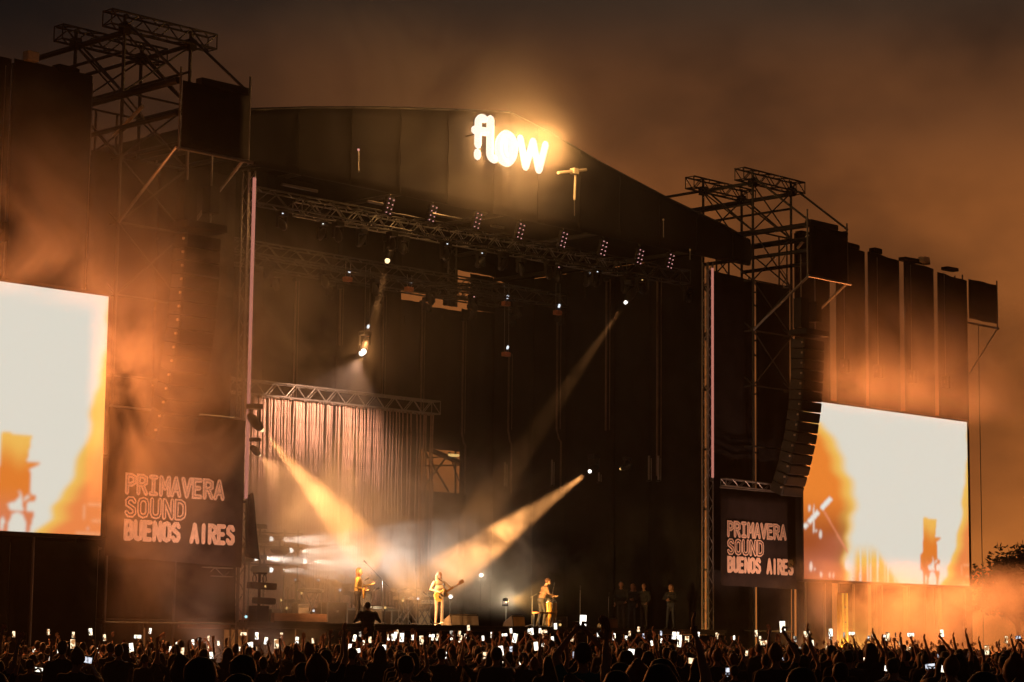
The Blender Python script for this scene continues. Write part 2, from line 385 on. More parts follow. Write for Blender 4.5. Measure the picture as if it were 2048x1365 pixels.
# open scaffold seen through the gap in the back wall
sc = thing('scaffold_bay', 'scaffold frame with crossed braces in the gap behind the stage', 'scaffold', (8.5, 12.3, 0))
A = [P(842, 895, 12.35), P(920, 905, 12.35), P(842, 985, 12.35), P(920, 978, 12.35)]
tube('brace', P(846, 897, 12.35), P(897, 984, 12.35), .04, DARKSTEEL, sc); tube('brace', P(900, 905, 12.35), P(843, 980, 12.35), .04, DARKSTEEL, sc)
tube('brace', P(897, 905, 12.4), P(918, 962, 12.4), .03, DARKSTEEL, sc)
tube('ledger', P(843, 932, 12.4), P(918, 931, 12.4), .03, DARKSTEEL, sc); tube('ledger', P(843, 917, 12.4), P(890, 914, 12.4), .03, DARKSTEEL, sc)
tube('standard', P(911, 900, 12.3), P(911, 990, 12.3), .045, DARKSTEEL, sc); tube('rail', P(842, 893, 12.28), P(922, 926, 12.28), .11, BLACKMETAL, sc)
tube('work_tube', P(897, 910.5, 12.2), P(917, 911.5, 12.2), .06, LED_AMB, sc)
# lattice seen through the roof gap
truss('roof_lattice', P(868, 578, 11.6), P(1015, 590, 11.6), .55, 12, 'dark lattice truss against the orange glow under the roof', 'truss', DARKSTEEL, None, .035, .022)
tw = thing('roof_post', 'dark lattice post hanging below the roof in the glowing gap', 'truss', P(902, 590, 11.5))
for dx in (0, .45):
    p = P(897, 520, 11.5); tube('chord', (p.x+dx, 11.5, p.z+1.2), (p.x+dx, 11.5, p.z-1.9), .04, DARKSTEEL, tw)
for k in range(7):
    p = P(897, 520, 11.5); z = p.z+1-k*.42; tube('brace', (p.x, 11.5, z), (p.x+.45, 11.5, z-.42*(1 if k % 2 else -1)), .03, DARKSTEEL, tw)

# vertical pipes on the walls (each bends at its foot)
def pipe(x, y0, y1, plane, val, bend=None, label=''):
    f = (lambda a, b: P(a, b, val)) if plane == 'Y' else (lambda a, b: PX(a, b, val))
    top, bot = f(x, y0), f(x, y1); bot = Vector((top.x, top.y, bot.z))
    pts = [top, bot]
    if bend:
        b2 = f(*bend); pts = [top, bot+Vector((0, 0, .25)), bot+(b2-bot)*.5, Vector((b2.x, b2.y, b2.z)), Vector((b2.x, b2.y, b2.z-2.0))]
    t = thing('vertical_pipe', label, 'pipe', (pts[-1].x, pts[-1].y, pts[-1].z), 'vertical pipes on the stage walls')
    strokes('tube', [pts], .042, mat('painted pipe', (.14, .10, .085), .6), t, 7)
    off = Vector((.16, 0, 0)) if plane == 'Y' else Vector((0, -.2, 0))
    strokes('cable', [[q+off for q in pts[:2]]], .018, MATS['painted pipe'], t, 6)
    box('clamp', top, (.18, .18, .14), BLACKMETAL, t)
    return t
for x, y0, y1, pl, v, b, w in ((592, 560, 800, 'Y', 11.6, None, 'leftmost vertical pipe high behind the string curtain'), (681, 575, 690, 'Y', 11.6, None, 'short vertical pipe right of the leftmost one behind the curtain'),
        (767, 590, 790, 'Y', 11.5, None, 'vertical pipe ending at the curtain truss'), (845, 605, 1000, 'Y', 11.8, None, 'long vertical pipe at the left edge of the open gap'),
        (927, 640, 880, 'Y', 11.8, (931, 892), 'vertical pipe with a bent foot right of the open gap'), (1018, 710, 872, 'X', 11.35, (1023, 890), 'bent vertical pipe near the rear corner of the side wall'),
        (1115, 640, 870, 'X', 11.35, (1122, 884), 'bent vertical pipe second from the rear corner'), (1213, 560, 860, 'X', 11.35, None, 'vertical pipe crossed by the high spotlight beam'),
        (1315, 555, 950, 'X', 11.35, None, 'vertical pipe nearest the right mast')):
    pipe(x, y0, y1, pl, v, b, w)
for x, y0, y1, w in ((1010, 925, 975, 'left of the upper beam end'), (1104, 920, 972, 'below the second bent pipe'), (1198, 945, 965, 'just right of the bright moving light'), (1298, 912, 962, 'first of a close pair'), (1317, 912, 962, 'second of a close pair')):
    a, b = PX(x, y0, 11.3), PX(x, y1, 11.3)
    t = thing('short_rail', 'short upright rail on the side wall, '+w, 'rail', (a.x, a.y, b.z), 'short upright rails on the side wall')
    tube('tube', (a.x, a.y, b.z), a, .045, STEEL, t); tube('tube', (a.x, a.y-.12, b.z), (a.x, a.y-.12, a.z-.1), .02, STEEL, t); box('foot', (a.x, a.y, b.z), (.16, .16, .06), BLACKMETAL, t)

# string curtain hung from a truss at the back left
CY = 9.2
a, b = P(500, 781, CY), P(872, 812, CY); zt = (a.z+b.z)/2
truss('curtain_truss', (a.x-1.5, CY, zt), (b.x, CY, zt), .5, 22, 'steel truss carrying the string curtain at the back left of the stage', 'truss', STEEL, None, .035, .02)
cu = thing('string_curtain', 'orange lit string curtain in two broad bands behind the keyboards', 'curtain', ((a.x+b.x)/2, CY, ZF))
k = 0; x = a.x-.4
sm = {}
for mt_ in (FRINGE, FRINGE2):
    for v_ in range(5):
        rr = random.Random(v_); pts = [(0.015*math.sin(j*1.7+v_)+rr.uniform(-.008, .008), .02*math.sin(j*.9+v_), -j/9*(zt-ZF-.45)) for j in range(10)]
        V, Fc = stroke(pts, .034, 5); sm[(mt_.name, v_)] = mesh(V, Fc, mt_, 'strand', True)
while x < b.x-.1:
    px = 1024+F_PX*((Vector((x, CY, zt))-CAM).dot(RT))/((Vector((x, CY, zt))-CAM).dot(FW))
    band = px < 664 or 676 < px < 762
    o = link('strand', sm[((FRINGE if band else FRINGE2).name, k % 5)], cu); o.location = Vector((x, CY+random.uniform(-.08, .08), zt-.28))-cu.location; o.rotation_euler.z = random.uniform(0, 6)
    x += random.uniform(.055, .10) if band else random.uniform(.11, .22); k += 1

# lighting trusses under the roof with hanging fixtures
for i, (y, z, lab) in enumerate(((.9, 16.0, 'front lighting truss just behind the roof fascia'), (4.2, 15.6, 'second lighting truss under the stage roof'), (7.4, 15.7, 'third lighting truss under the stage roof'), (10.2, 15.9, 'rear lighting truss under the stage roof'))):
    if i == 1: p0 = P(595, 416, y); z = p0.z; xs = p0.x
    else: xs = -10.8
    truss('lighting_truss', (xs, y, z), (10.9, y, z), .5, 34, lab, 'truss', DARKSTEEL if i != 1 else STEEL, 'lighting trusses under the roof', .032, .018, joined=(i != 1))
    for j in range(9):
        x = xs+1.2+j*(9.7-xs)/8+random.uniform(-.2, .2)
        t = thing('wash_light', 'unlit moving head hanging from the %s, %s from the left' % (lab.split(' under')[0].split(' just')[0], ['first', 'second', 'third', 'fourth', 'fifth', 'sixth', 'seventh', 'eighth', 'last'][j]), 'stage light', (x, y, z-.3), 'unlit moving heads under the roof')
        box('base', (x, y, z-.42), (.34, .3, .16), BLACKMETAL, t, bev=.06)
        for s_ in (-1, 1): box('yoke_arm', (x+s_*.18, y, z-.68), (.05, .12, .42), BLACKMETAL, t)
        V, Fc = stroke([(0, 0, .14), (0, 0, 0), (0, 0, -.16)], [.09, .14, .13], 10); o = link('head', mesh(V, Fc, BLACKMETAL, 'head', True), t); o.location = (0, 0, -.44); o.rotation_euler = (random.uniform(-.7, .7), random.uniform(-.6, .6), 0)
        if random.random() < .45: box('indicator', (x-.1, y-.17, z-.44), (.05, .02, .035), random.choice([LED_WHITE, LED_PINK, LED_AMB]), t, bev=0)

# eight-cell blinders along the fascia
for k, (x, y) in enumerate(((780, 413), (866, 428), (956, 442), (1042, 463), (1128, 480), (1208, 497), (1281, 514), (1342, 523))):
    c = P(x, y, .35)
    t = thing('blinder_light', '%s pink eight-cell blinder below the roof fascia, counted from the left' % ['first', 'second', 'third', 'fourth', 'fifth', 'sixth', 'seventh', 'eighth'][k], 'stage light', c, 'pink blinders along the fascia')
    ax = Vector((.30, .0, .95)).normalized(); side = Vector((1, 0, -.18)).normalized()
    for r_ in range(4):
        for s_ in (-1, 1):
            q = c+ax*((1.5-r_)*.17)+side*(s_*.09)
            box('cell_housing', q+Vector((0, .09, 0)), (.16, .14, .15), BLACKMETAL, t, ry=.2)
            V, Fc = stroke([(0, .0, 0), (0, -.01, 0)], .021, 8); o = link('lamp_cell', sm.setdefault('cell', mesh(V, Fc, LED_PINK, 'cell', True)), t); o.location = q-c
    tube('hanger', c+Vector((.1, .12, .4)), c+Vector((.2, .4, .95)), .03, DARKSTEEL, t)
    if k in (2, 3): box('top_plate', c+ax*.55+Vector((0, -.02, 0)), (.34, .2, .06), PALE, t)
    if k == 2: box('top_plate', c+ax*.95+Vector((.05, -.02, 0)), (.32, .2, .09), PALE, t)

# chain hoists
for x, y, Y, w in ((695, 559, 9, 'upper left, above the string curtain'), (818, 579, 9.5, 'beside the glowing roof gap'), (1012, 608, 8, 'in the upper centre of the stage'), (1115, 626, 6.5, 'above the second bent pipe'), (733, 668, 9, 'directly above the bright star light'), (1012, 709, 8, 'lower centre, under another hoist')):
    c = P(x, y, Y); t = thing('chain_hoist', 'small orange chain hoist hanging '+w, 'hoist', c, 'chain hoists inside the stage')
    box('body', c, (.34, .22, .18), PALE if False else mat('hoist paint', (.55, .22, .13), .5), t, bev=.08); box('hook_block', c+Vector((0, 0, .16)), (.1, .08, .14), BLACKMETAL, t)
    V, Fc = stroke([(0, 0, 0), (0, -.02, .06)], .05, 6); o = link('indicator', mesh(V, Fc, LED_WHITE, 'indicator', True), t); o.location = (0, -.08, .24)
    for dx in (-.1, .14): tube('chain', c+Vector((dx, 0, .1)), (c.x+dx, Y, min(c.z+2.6, 16.2)), .014, STEEL, t, 5)

# ------------------------------------------------------------------ moving-head spotlights with real beams
def spot_fixture(c, target, lens_mat, energy, col, angle, label, hang=True, blend=.5, lens_r=.075, size=1.0, power_r=.08):
    c, target = Vector(c), Vector(target); d = (target-c).normalized(); s_ = size
    t = thing('moving_light', label, 'stage light', c)
    V, Fc = stroke([c-d*.42*s_, c-d*.15*s_, c+d*.06*s_], [.13*s_, .17*s_, .15*s_], 12); hd = link('head', mesh([v-c for v in V], Fc, BLACKMETAL, 'head', True), t)
    V, Fc = stroke([c+d*.22*s_, c+d*.23*s_], [lens_r*s_, lens_r*s_], 12); link('lens', mesh([v-c for v in V], Fc, lens_mat, 'lens', True), hd)
    side = d.cross(Vector((0, 0, 1))).normalized(); up = Vector((0, 0, 1 if hang else -1))
    for k in (-1, 1): tube('yoke_arm', c-d*.2*s_+side*(k*.22*s_), c-d*.2*s_+side*(k*.22*s_)+up*.4*s_, .035*s_, BLACKMETAL, t)
    box('base', c-d*.2*s_+up*.46*s_, (.42*s_, .36*s_, .16*s_), BLACKMETAL, t, bev=.05)
    if energy: lamp('beam_lamp', 'SPOT', c+d*(.45*s_+.1), energy, col, t, target, spot_size=rad(angle), spot_blend=blend, shadow_soft_size=power_r)
    return t
AMB = (1, .43, .13); WHT = (1, .86, .74)
KEYC = Vector((-2.9, .8, 3.6))
spot_fixture(P(516, 851, -.3), P(785, 1160, .7), LENS_A, 56000, AMB, 16, 'moving light beside the left mast throwing an amber beam down right')
spot_fixture(PX(1184, 940, 9.5), P(872, 1165, .35), LENS_W, 50000, AMB, 8, 'moving light on the right throwing a strong amber beam down left')
spot_fixture(PX(1257, 597, 9.0), P(985, 990, 3.0), LENS_W, 12000, AMB, 8, 'high moving light on the right with a long thin beam')
spot_fixture(P(777, 512, 6.0), P(738, 690, 5.2), LENS_A, 30000, AMB, 10, 'moving light high on the left with a faint downward beam', lens_r=.1)
spot_fixture(P(727, 698, 4.6), P(620, 960, 9.2), LENS_W, 5200, (1, .54, .34), 84, 'bright star shaped moving light above the string curtain', size=.9, lens_r=.12)
lamp('star_glow', 'POINT', P(727, 700, 4.2), 260, AMB, [o for o in bpy.data.objects if o.get('label', '').startswith('bright star')][0], shadow_soft_size=.1)
st_ = [o for o in bpy.data.objects if o.get('label', '').startswith('bright star')][0]; V, Fc = stroke([(-.10, -.12, -.12), (-.12, -.14, -.13)], .105, 12); link('flare_glow', mesh(V, Fc, LENS_W, 'flare_glow', True), st_)  # glowing ball added to draw the lamp's flare
spot_fixture(PX(1248, 936, 10.2), P(1100, 985, 7), LED_AMB, 700, AMB, 7, 'small yellow moving light right of the strong amber beam', size=.7)
spot_fixture(P(514, 905, -.75), P(790, 1190, 2.6), LENS_A, 8000, (1, .46, .17), 58, 'added lower wash light on the left mast spreading amber over the band', blend=1.0, size=.7)  # fill lamp added to brighten the band and its gear
for x, y, w, e in ((530, 1078, 'highest of the five white lamps at the left of the stage', 6000), (570, 1101, 'white lamp right of the middle of the left lamp group', 3400), (500, 1117, 'white lamp nearest the left mast', 5200), (597, 1123, 'white lamp farthest right in the left lamp group', 2800), (530, 1140, 'lowest white lamp above the dark stand', 2800)):
    c = P(x, y, 4.6); spot_fixture(c, c+Vector((8, -7.0, -.15)), LENS_W, e, WHT, 22, w, hang=True, lens_r=.095, size=.9)
tube_stand = thing('lamp_stand', 'upright frame holding the five white lamps at the left', 'stand', P(540, 1240, 4.9))
for x in (500, 530, 570, 597): p = P(x, 1060, 4.95); tube('upright', (p.x, p.y, ZF), p, .03, DARKSTEEL, tube_stand)
for y in (1066, 1095, 1130): tube('crossbar', P(490, y-2, 4.95), P(605, y+2, 4.95), .028, DARKSTEEL, tube_stand)
for x, y, Y, M_, w, e in ((962, 1151, 3.0, LENS_W, 'small white lamp right of the singer', 25), (1013, 1202, 1.0, LENS_A, 'small amber floor lamp left of the percussionist', 60), (1372, 1191, 8.5, LED_WHITE, 'tiny white lamp at the dark right side of the stage', 0), (901, 1194, 3.5, LENS_W, 'tiny white lamp beside the singer guitar', 8), (637, 1161, 6, LED_WHITE, 'left one of two tiny white lights over the keyboards', 0), (592, 1160, 6, LED_WHITE, 'right one of two tiny white lights over the keyboards', 0), (603, 1187, 4.2, LED_AMB, 'tiny amber light left of the thin legged keyboard', 0), (562, 1201, 4.5, LED_AMB, 'tiny amber light right of the dark stand', 0), (574, 1217, 4.0, LED_AMB, 'lowest tiny amber light among the left equipment', 0), (680, 1181, 5.0, LED_WHITE, 'tiny white light at the drum kit', 0), (627, 1222, 4.6, LED_WHITE, 'tiny white light under the thin legged keyboard', 0), (836, 1198, 3.1, LED_WHITE, 'tiny white light on the centre keyboards', 0), (806, 1202, 3.2, LED_AMB, 'tiny amber light left on the centre keyboards', 0), (770, 1216, 3.0, LED_AMB, 'tiny amber light beside the tall boom stand', 0), (1120, 1250, .3, LED_AMB, 'tiny amber light below the congas', 0), (492, 1234, -.6, LED_CYAN, 'tiny cyan light at the foot of the left mast', 0)):
    c = P(x, y, Y); t = thing('floor_lamp', w, 'lamp', c); r_ = .07 if M_ not in (LED_WHITE, LED_CYAN, LED_AMB) else .045
    V, Fc = stroke([(0, 0, 0), (-.04, -.05, 0)], r_, 10); link('lens', mesh(V, Fc, M_, 'lens', True), t)
    V, Fc = stroke([(.12, .16, 0), (.04, .05, 0)], [r_*.8, r_*1.15], 10); link('housing', mesh(V, Fc, BLACKMETAL, 'housing', True), t)
    tube('stand', (c.x+.08, c.y+.1, c.z), (c.x+.08, c.y+.1, max(ZF if Y > -.5 else 0, c.z-1.0)), .02, DARKSTEEL, t)
    if e: lamp('glow', 'POINT', c+Vector((-.15, -.2, 0)), e, (1, .8, .5), t, shadow_soft_size=.06)

c = P(1013, 1200, .2); spot_fixture(c, P(1098, 1205, .9), LENS_A, 1800, (1, .5, .12), 44, 'added low amber light aimed at the congas', hang=False, size=.42)  # spot added to brighten the percussionist and congas
# ------------------------------------------------------------------ the lit sign on the roof
sg = thing('lit_sign', 'large glowing white sign reading flow on the roof fascia', 'sign', P(1020, 345, -1.0))
def S8(pts): return [P(920+x/7.186, 210+y/7.186, -1.0) for x, y in pts]
NRM = Vector((0, 1, 0))
def arc(cx, cy_, rx, ry, a0, a1, n=14): return [(cx+rx*math.cos(rad(a0+(a1-a0)*i/n)), cy_+ry*math.sin(rad(a0+(a1-a0)*i/n))) for i in range(n+1)]
strokes('letter_f', [S8([(258, 570), (262, 330)]+arc(320, 250, 58, 55, 180, 300, 8)), S8([(212, 362), (300, 378), (380, 390)])], .155, SIGN_LIT, sg, 10, (NRM, .6))
strokes('letter_l', [S8([(438, 215), (432, 640)]+arc(500, 690, 68, 90, 180, 95, 6))], .165, SIGN_LIT, sg, 10, (NRM, .6))
strokes('letter_o', [S8(arc(668, 628, 112, 195, 0, 360, 26)), S8(arc(668, 628, 45, 105, 0, 360, 16))], .175, SIGN_LIT, sg, 10, (NRM, .6))
strokes('letter_w', [S8([(868, 485), (940, 890)]), S8([(945, 890), (1048, 530)]), S8([(1052, 530), (1128, 935)]), S8([(1138, 935), (1228, 575)])], .145, SIGN_LIT, sg, 10, (NRM, .6))
strokes('dot', [S8([(250, 690), (250, 735)])], .15, SIGN_LIT, sg, 10, (NRM, .6))
for x, y in ((240, 420), (440, 400), (668, 620), (900, 640), (1180, 740)):
    p = S8([(x, y)])[0]; tube('standoff', p, (p.x, -.45, p.z), .03, DARKSTEEL, sg)
lamp('sign_light', 'AREA', P(1020, 292, -1.18), 1700, (1, .46, .13), sg, P(1020, 292, -5), shape='RECTANGLE', size=3.6, size_y=1.3)
lamp('sign_backlight', 'AREA', P(1020, 292, -.85), 800, (1, .50, .15), sg, P(1020, 292, 0), shape='RECTANGLE', size=3.6, size_y=1.3)
ta = thing('roof_bracket', 'pale T shaped arm and pole on the fascia right of the sign', 'bracket', P(1149, 400, -.9))
tube('pole', P(1149, 400, -.8), P(1151, 343, -.8), .045, PALE, ta); tube('cross_arm', P(1116, 346, -.9), P(1172, 340, -.9), .06, PALE, ta); box('joint', P(1149, 343, -.9), (.26, .22, .2), PALE, ta)
tube('stay', P(1149, 400, -.8), P(1149, 432, -.5), .02, STEEL, ta); tube('fixing', P(1151, 345, -.8), P(1151, 345, -.35), .03, STEEL, ta)
for x, y0, y1 in ((717, 300, 345), (1327, 440, 475), (1380, 500, 520)):
    t = thing('fascia_pole', 'thin upright pole on the roof fascia, %s' % {717: 'left of the sign', 1327: 'near the right roof end', 1380: 'last before the right roof end'}[x], 'pole', P(x, y1, -.55), 'thin poles on the fascia')
    tube('pole', P(x, y1, -.55), P(x, y0, -.55), .02, STEEL, t); box('tip_lamp', P(x, y0, -.55), (.05, .05, .06), LED_PINK if x == 717 else PALE, t, bev=0)

# ------------------------------------------------------------------ PA towers, mirrored left and right
def both(f):
    for s_ in (-1, 1): f(s_)
def tower(s_):
    side = 'left' if s_ < 0 else 'right'; X = lambda v: s_*v
    t = thing('scaffold_tower', 'tall open scaffold tower rising over the %s wing of the stage' % side, 'scaffold tower', (X(15.2), 1.3, 0), 'scaffold towers')
    xs, ys = (14.05, 16.55), (.05, 2.6); zs = [0, 2.4, 4.8, 7.2, 9.6, 12, 14.2, 16.2, 18.2, 20.1]
    for x in xs:
        for y in ys: tube('post', (X(x), y, 0), (X(x), y, 20.6), .055, DARKSTEEL, t)
    for x in (14.9, 15.7): tube('inner_post', (X(x), 2.6, 12), (X(x), 2.6, 18.2), .04, DARKSTEEL, t)
    for i, z in enumerate(zs[1:]):
        for y in ys: tube('ledger', (X(xs[0]), y, z), (X(xs[1]), y, z), .035, DARKSTEEL, t)
        for x in xs: tube('ledger', (X(x), ys[0], z), (X(x), ys[1], z), .035, DARKSTEEL, t)
        z0 = zs[i]
        if z0 >= 12:
            for y in ys: tube('brace', (X(xs[0]), y, z0), (X(xs[1]), y, z), .03, DARKSTEEL, t); tube('brace', (X(xs[1]), y, z0), (X(xs[0]), y, z), .03, DARKSTEEL, t)
            for x in xs: tube('brace', (X(x), ys[0], z0), (X(x), ys[1], z), .03, DARKSTEEL, t)
    # cantilever beams running front to back, and the tie down to the front panel
    for x, z, y1, r_ in ((14.05, 20.15, 9.0, .06), (16.55, 20.05, 9.0, .09), (16.55, 19.45, 7.0, .05), (14.05, 19.3, 6.0, .04)): tube('long_beam', (X(x), 0, z), (X(x), y1, z), r_, DARKSTEEL, t)
    for x in xs:
        tube('cantilever', (X(x), 2.6, 18.1), (X(x), -2.7, 18.1), .11, BLACKMETAL, t); tube('cantilever', (X(x), 2.6, 17.1), (X(x), -2.7, 17.1), .08, BLACKMETAL, t)
        tube('tie', (X(x), .05, 20.4), (X(x), -2.75, 18.25), .045, DARKSTEEL, t); tube('strut', (X(x), .05, 14.2), (X(x), -2.7, 16.1), .05, STEEL, t)
        tube('strut', (X(x), 2.6, 20.3), (X(x), .05, 18.2), .04, DARKSTEEL, t)
    tube('bright_tube', PX(1595, 497, 16.55) if s_ > 0 else (X(16.55), .4, 16.9), PX(1617, 470, 16.55) if s_ > 0 else (X(16.55), -1.0, 17.6), .06, mat('pale tube', (.7, .62, .5), .5), t)
    for y in ys:
        tr = truss('roof_truss', (X(13.2), y, 20.38), (X(17.2), y, 20.38), .45, 8, '%s top truss of the %s scaffold tower' % ('front' if y < 1 else 'rear', side), 'truss', DARKSTEEL, 'top trusses of the towers', .035, .022)
        for x in xs: box('node', (X(x), y, 20.15), (.28, .28, .34), BLACKMETAL, tr)
    p = thing('tower_hoarding', 'square dark cloth panel on the cantilever of the %s tower' % side, 'panel', (X(15.2), -2.8, 16.05), 'square panels on the towers')
    sheet('cloth', (X(13.95), -2.8, 16.1), (X(16.45), -2.8, 16.1), (X(13.95), -2.8, 18.1), (X(16.45), -2.8, 18.1), SCRIM, p, 6, 6, .03, 1.5, 5)
    tube('lower_tube', (X(13.8), -2.85, 16.05), (X(16.6), -2.85, 16.05), .05, STEEL, p); tube('upright', (X(13.9), -2.75, 16), (X(13.9), -2.75, 18.7), .035, STEEL, p); tube('upright', (X(16.5), -2.75, 16), (X(16.5), -2.75, 18.5), .035, STEEL, p)
    box('cap', (X(14.9), -2.7, 18.2), (1.8, .3, .22), BLACKMETAL, p)
both(tower)
def line_array(s_):
    side = 'left' if s_ < 0 else 'right'; X = s_*15.05
    t = thing('line_array', 'curved hanging column of loudspeakers in front of the %s wing' % side, 'loudspeaker', (X, -2.2, 7.6), 'line array loudspeakers')
    n = 15; zt_, zb = 13.75, 7.7
    def yo(z): return np.interp(z, [7.5, 8.7, 10, 11.1, 12.5, 13.7], [1.25, .76, .38, .17, .04, 0])
    for i in range(n):
        z0 = zt_-(zt_-zb)*i/n; z1 = zt_-(zt_-zb)*(i+1)/n; ang = math.atan2(yo(z1)-yo(z0), z0-z1); zc = (z0+z1)/2
        yc = -2.2+float(yo(zc))
        c = Vector((X, yc+.32*math.cos(ang), zc+.32*math.sin(ang)*.3))
        o = box('cabinet', c, (1.34, .62, (z0-z1)/math.cos(ang)*.94), SPEAKER, t, rx=ang, bev=.03)
        box('grille', c+Vector((0, -.325*math.cos(ang), -.31*math.sin(ang))), (1.24, .03, (z0-z1)*.8), GRILLE, t, rx=ang, bev=.05)
        pin = c+Vector((-.69, -.25, .02)); box('rigging_pin', pin, (.07, .07, .07), PALE, t)
    box('fly_frame', (X, -1.95, 14.0), (1.5, .9, .22), BLACKMETAL, t)
    box('bumper', (X-.45 if s_ > 0 else X-.45, -1.9, 14.75), (.5, .4, 1.2), BLACKMETAL, t); box('bumper', (X+.45, -1.9, 14.9), (.36, .4, .8), BLACKMETAL, t)
    for dx in (-.45, .45): tube('chain', (X+dx, -1.9, 14.2), (X+dx, -1.9, 17.1), .03, STEEL, t)
both(line_array)

# unseen floodlights added in the pit to light the wings and banners from below
def added_flood(s_):
    side = 'left' if s_ < 0 else 'right'
    for xx, w in ((15.2, 'outer'), (12.9, 'inner')):
        c = Vector((s_*xx, -3.9, .55)); tg = Vector((s_*(xx-.1), -.2, 6.4)); d = (tg-c).normalized()
        t = thing('fill_light', 'warm fill lamp added on the ground below the %s banner, the %s one' % (side, w), 'fill_light', c, 'fill lamps added below the banners')
        box('housing', c, (.4, .3, .3), BLACKMETAL, t, rx=-.9, bev=.08); V, Fc = stroke([c+d*.18, c+d*.19], .08, 10); link('lens', mesh([v-c for v in V], Fc, LENS_A, 'lens', True), t)
        strokes('bracket', [[c+Vector((-.24, 0, 0)), c+Vector((-.24, 0, -.5)), c+Vector((.24, 0, -.5)), c+Vector((.24, 0, 0))]], .025, BLACKMETAL, t, 6)
        lamp('fill_lamp', 'SPOT', c+d*.35, 1350, (1, .50, .32), t, tg, spot_size=rad(52), spot_blend=1.0, shadow_soft_size=.15)
both(added_flood)

# ------------------------------------------------------------------ wings: scrims, banners, skirts
def wing(s_):
    side = 'left' if s_ < 0 else 'right'; X = lambda v: s_*v
    edges = [(11.75, 14.55, 16.4), (14.8, 17.0, 16.35), (17.35, 19.75, 18.62), (20.2, 22.25, 18.58), (22.5, 24.8, 18.53), (25.15, 27.45, 18.5), (27.75, 30.1, 18.3)]
    t = thing('wing_wall', 'tall wall of dark scrim panels on the %s wing of the stage' % side, 'wall', (X(21), .5, 0), 'scrim walls of the wings')
    for k, (x0, x1, z1) in enumerate(edges):
        if s_ < 0: x1 = {14.55: 14.72, 17.0: 17.28, 19.75: 20.1, 22.25: 22.44, 24.8: 25.08, 27.45: 27.68}.get(x1, x1)
        a, b_ = (x0, x1) if s_ > 0 else (x1, x0)
        sheet('scrim_panel', (X(a), .5, .05), (X(b_), .5, .05), (X(a), .5, z1), (X(b_), .5, z1-(.1 if s_ > 0 else 0)), SCRIM, t, 9, 16, .045, 1.5, 50+k)
    for k, x in enumerate((14.68, 17.18, 19.97, 22.38, 24.97, 27.6, 30.15)):
        top = 16.5 if x < 17 else 18.5
        for dy in (.75, 1.15): tube('tower_leg', (X(x), dy, 0), (X(x), dy, top), .035, STEEL, t)
        br = [[(X(x), .75 if j % 2 else 1.15, .3+j*.5), (X(x), 1.15 if j % 2 else .75, .8+j*.5)] for j in range(int((top-1)/.5))]
        strokes('bracing', br, .016, STEEL, t, 5)['kind'] = 'stuff'
    for x, w_ in ((18.2, .8), (21.4, 1.1), (23.3, .6), (25.9, 1.4), (26.9, .7), (29.0, 1.0)): box('top_bundle', (X(x), .65, 18.62+random.uniform(-.02, .06)), (w_, .35, random.uniform(.16, .3)), BLACKCLOTH, t, ry=random.uniform(-.06, .06), bev=.12)
    box('pale_hood', (X(19.6), .4, 18.75), (.4, .3, .3), PALE, t, bev=.08); box('pale_hood', (X(26.6), .4, 18.68), (.5, .3, .25), PALE, t, bev=.08)
    for x in (20.5, 22.9, 25.4, 28.0):
        b2 = thing('rigging_motor', 'dark rigging motor on the %s wing scrim, %s out from the stage' % (side, {20.5: 'nearest', 22.9: 'second', 25.4: 'third', 28.0: 'farthest'}[x]), 'hoist', (X(x), .25, 13.4), 'rigging motors on the wings')
        for dx in (-.13, .13): box('motor', (X(x)+dx, .25, 13.4), (.17, .3, .55), BLACKMETAL, b2, bev=.06)
        box('plate', (X(x), .22, 13.4), (.5, .08, .12), DARKSTEEL, b2); tube('chain', (X(x), .3, 13.6), (X(x), .3, 18.3), .015, STEEL, b2, 5)
    e = thing('end_panel', 'small raised cloth panel at the far end of the %s wing' % side, 'panel', (X(31.4), .5, 16.3), 'end panels of the wings')
    a, b_ = (30.25, 32.55) if s_ > 0 else (32.55, 30.25)
    sheet('cloth', (X(a), .5, 16.5), (X(b_), .5, 16.5), (X(a), .5, 18.3), (X(b_), .5, 18.3), SCRIM, e, 6, 5, .05, 1.5, 77)
    tube('lower_tube', (X(30.1), .5, 16.3), (X(32.7), .5, 16.3), .05, STEEL, e); tube('upright', (X(32.6), .5, 16.2), (X(32.6), .5, 18.5), .035, STEEL, e)
    tube('strut', (X(32.5), .5, 16.2), (X(30.2), .5, 14.0), .03, STEEL, e); tube('guy_line', (X(31.0), .5, 16.3), (X(31.0), .5, 0), .018, DARKSTEEL, e)
    # rail across the wing under the scrim and the screen support legs
    r_ = truss('wing_rail', (X(11.8), -.25, 8.05) if s_ > 0 else (X(11.8), .2, 3.9), (X(14.9), -.25, 8.0) if s_ > 0 else (X(14.6), .2, 3.9), .26, 8, 'short horizontal truss %s the %s banner' % ('above' if s_ > 0 else 'below', side), 'truss', STEEL, None, .025, .014)
    for x in ((17.15, 19.4, 22.0, 25.6, 28.6) if s_ > 0 else (17.0, 20.0)):
        g_ = thing('support_leg', 'steel upright under the %s video screen, %s' % (side, {17.15: 'innermost', 19.4: 'second from the banner', 22.0: 'middle one', 25.6: 'fourth from the banner', 28.6: 'outermost', 17.0: 'beside the banner', 20.0: 'near the picture edge'}[x]), 'post', (X(x), -.1, 0), 'uprights under the screens')
        tube('post', (X(x), -.1, 0), (X(x), -.1, 4.5), .045, STEEL, g_); box('foot', (X(x), -.1, .05), (.3, .3, .1), DARKSTEEL, g_); box('head_plate', (X(x), -.1, 4.45), (.2, .2, .06), DARKSTEEL, g_)
both(wing)
sk = thing('wing_skirt', 'dark cloth skirt below the left video screen', 'skirt', (-23, -.2, 0))
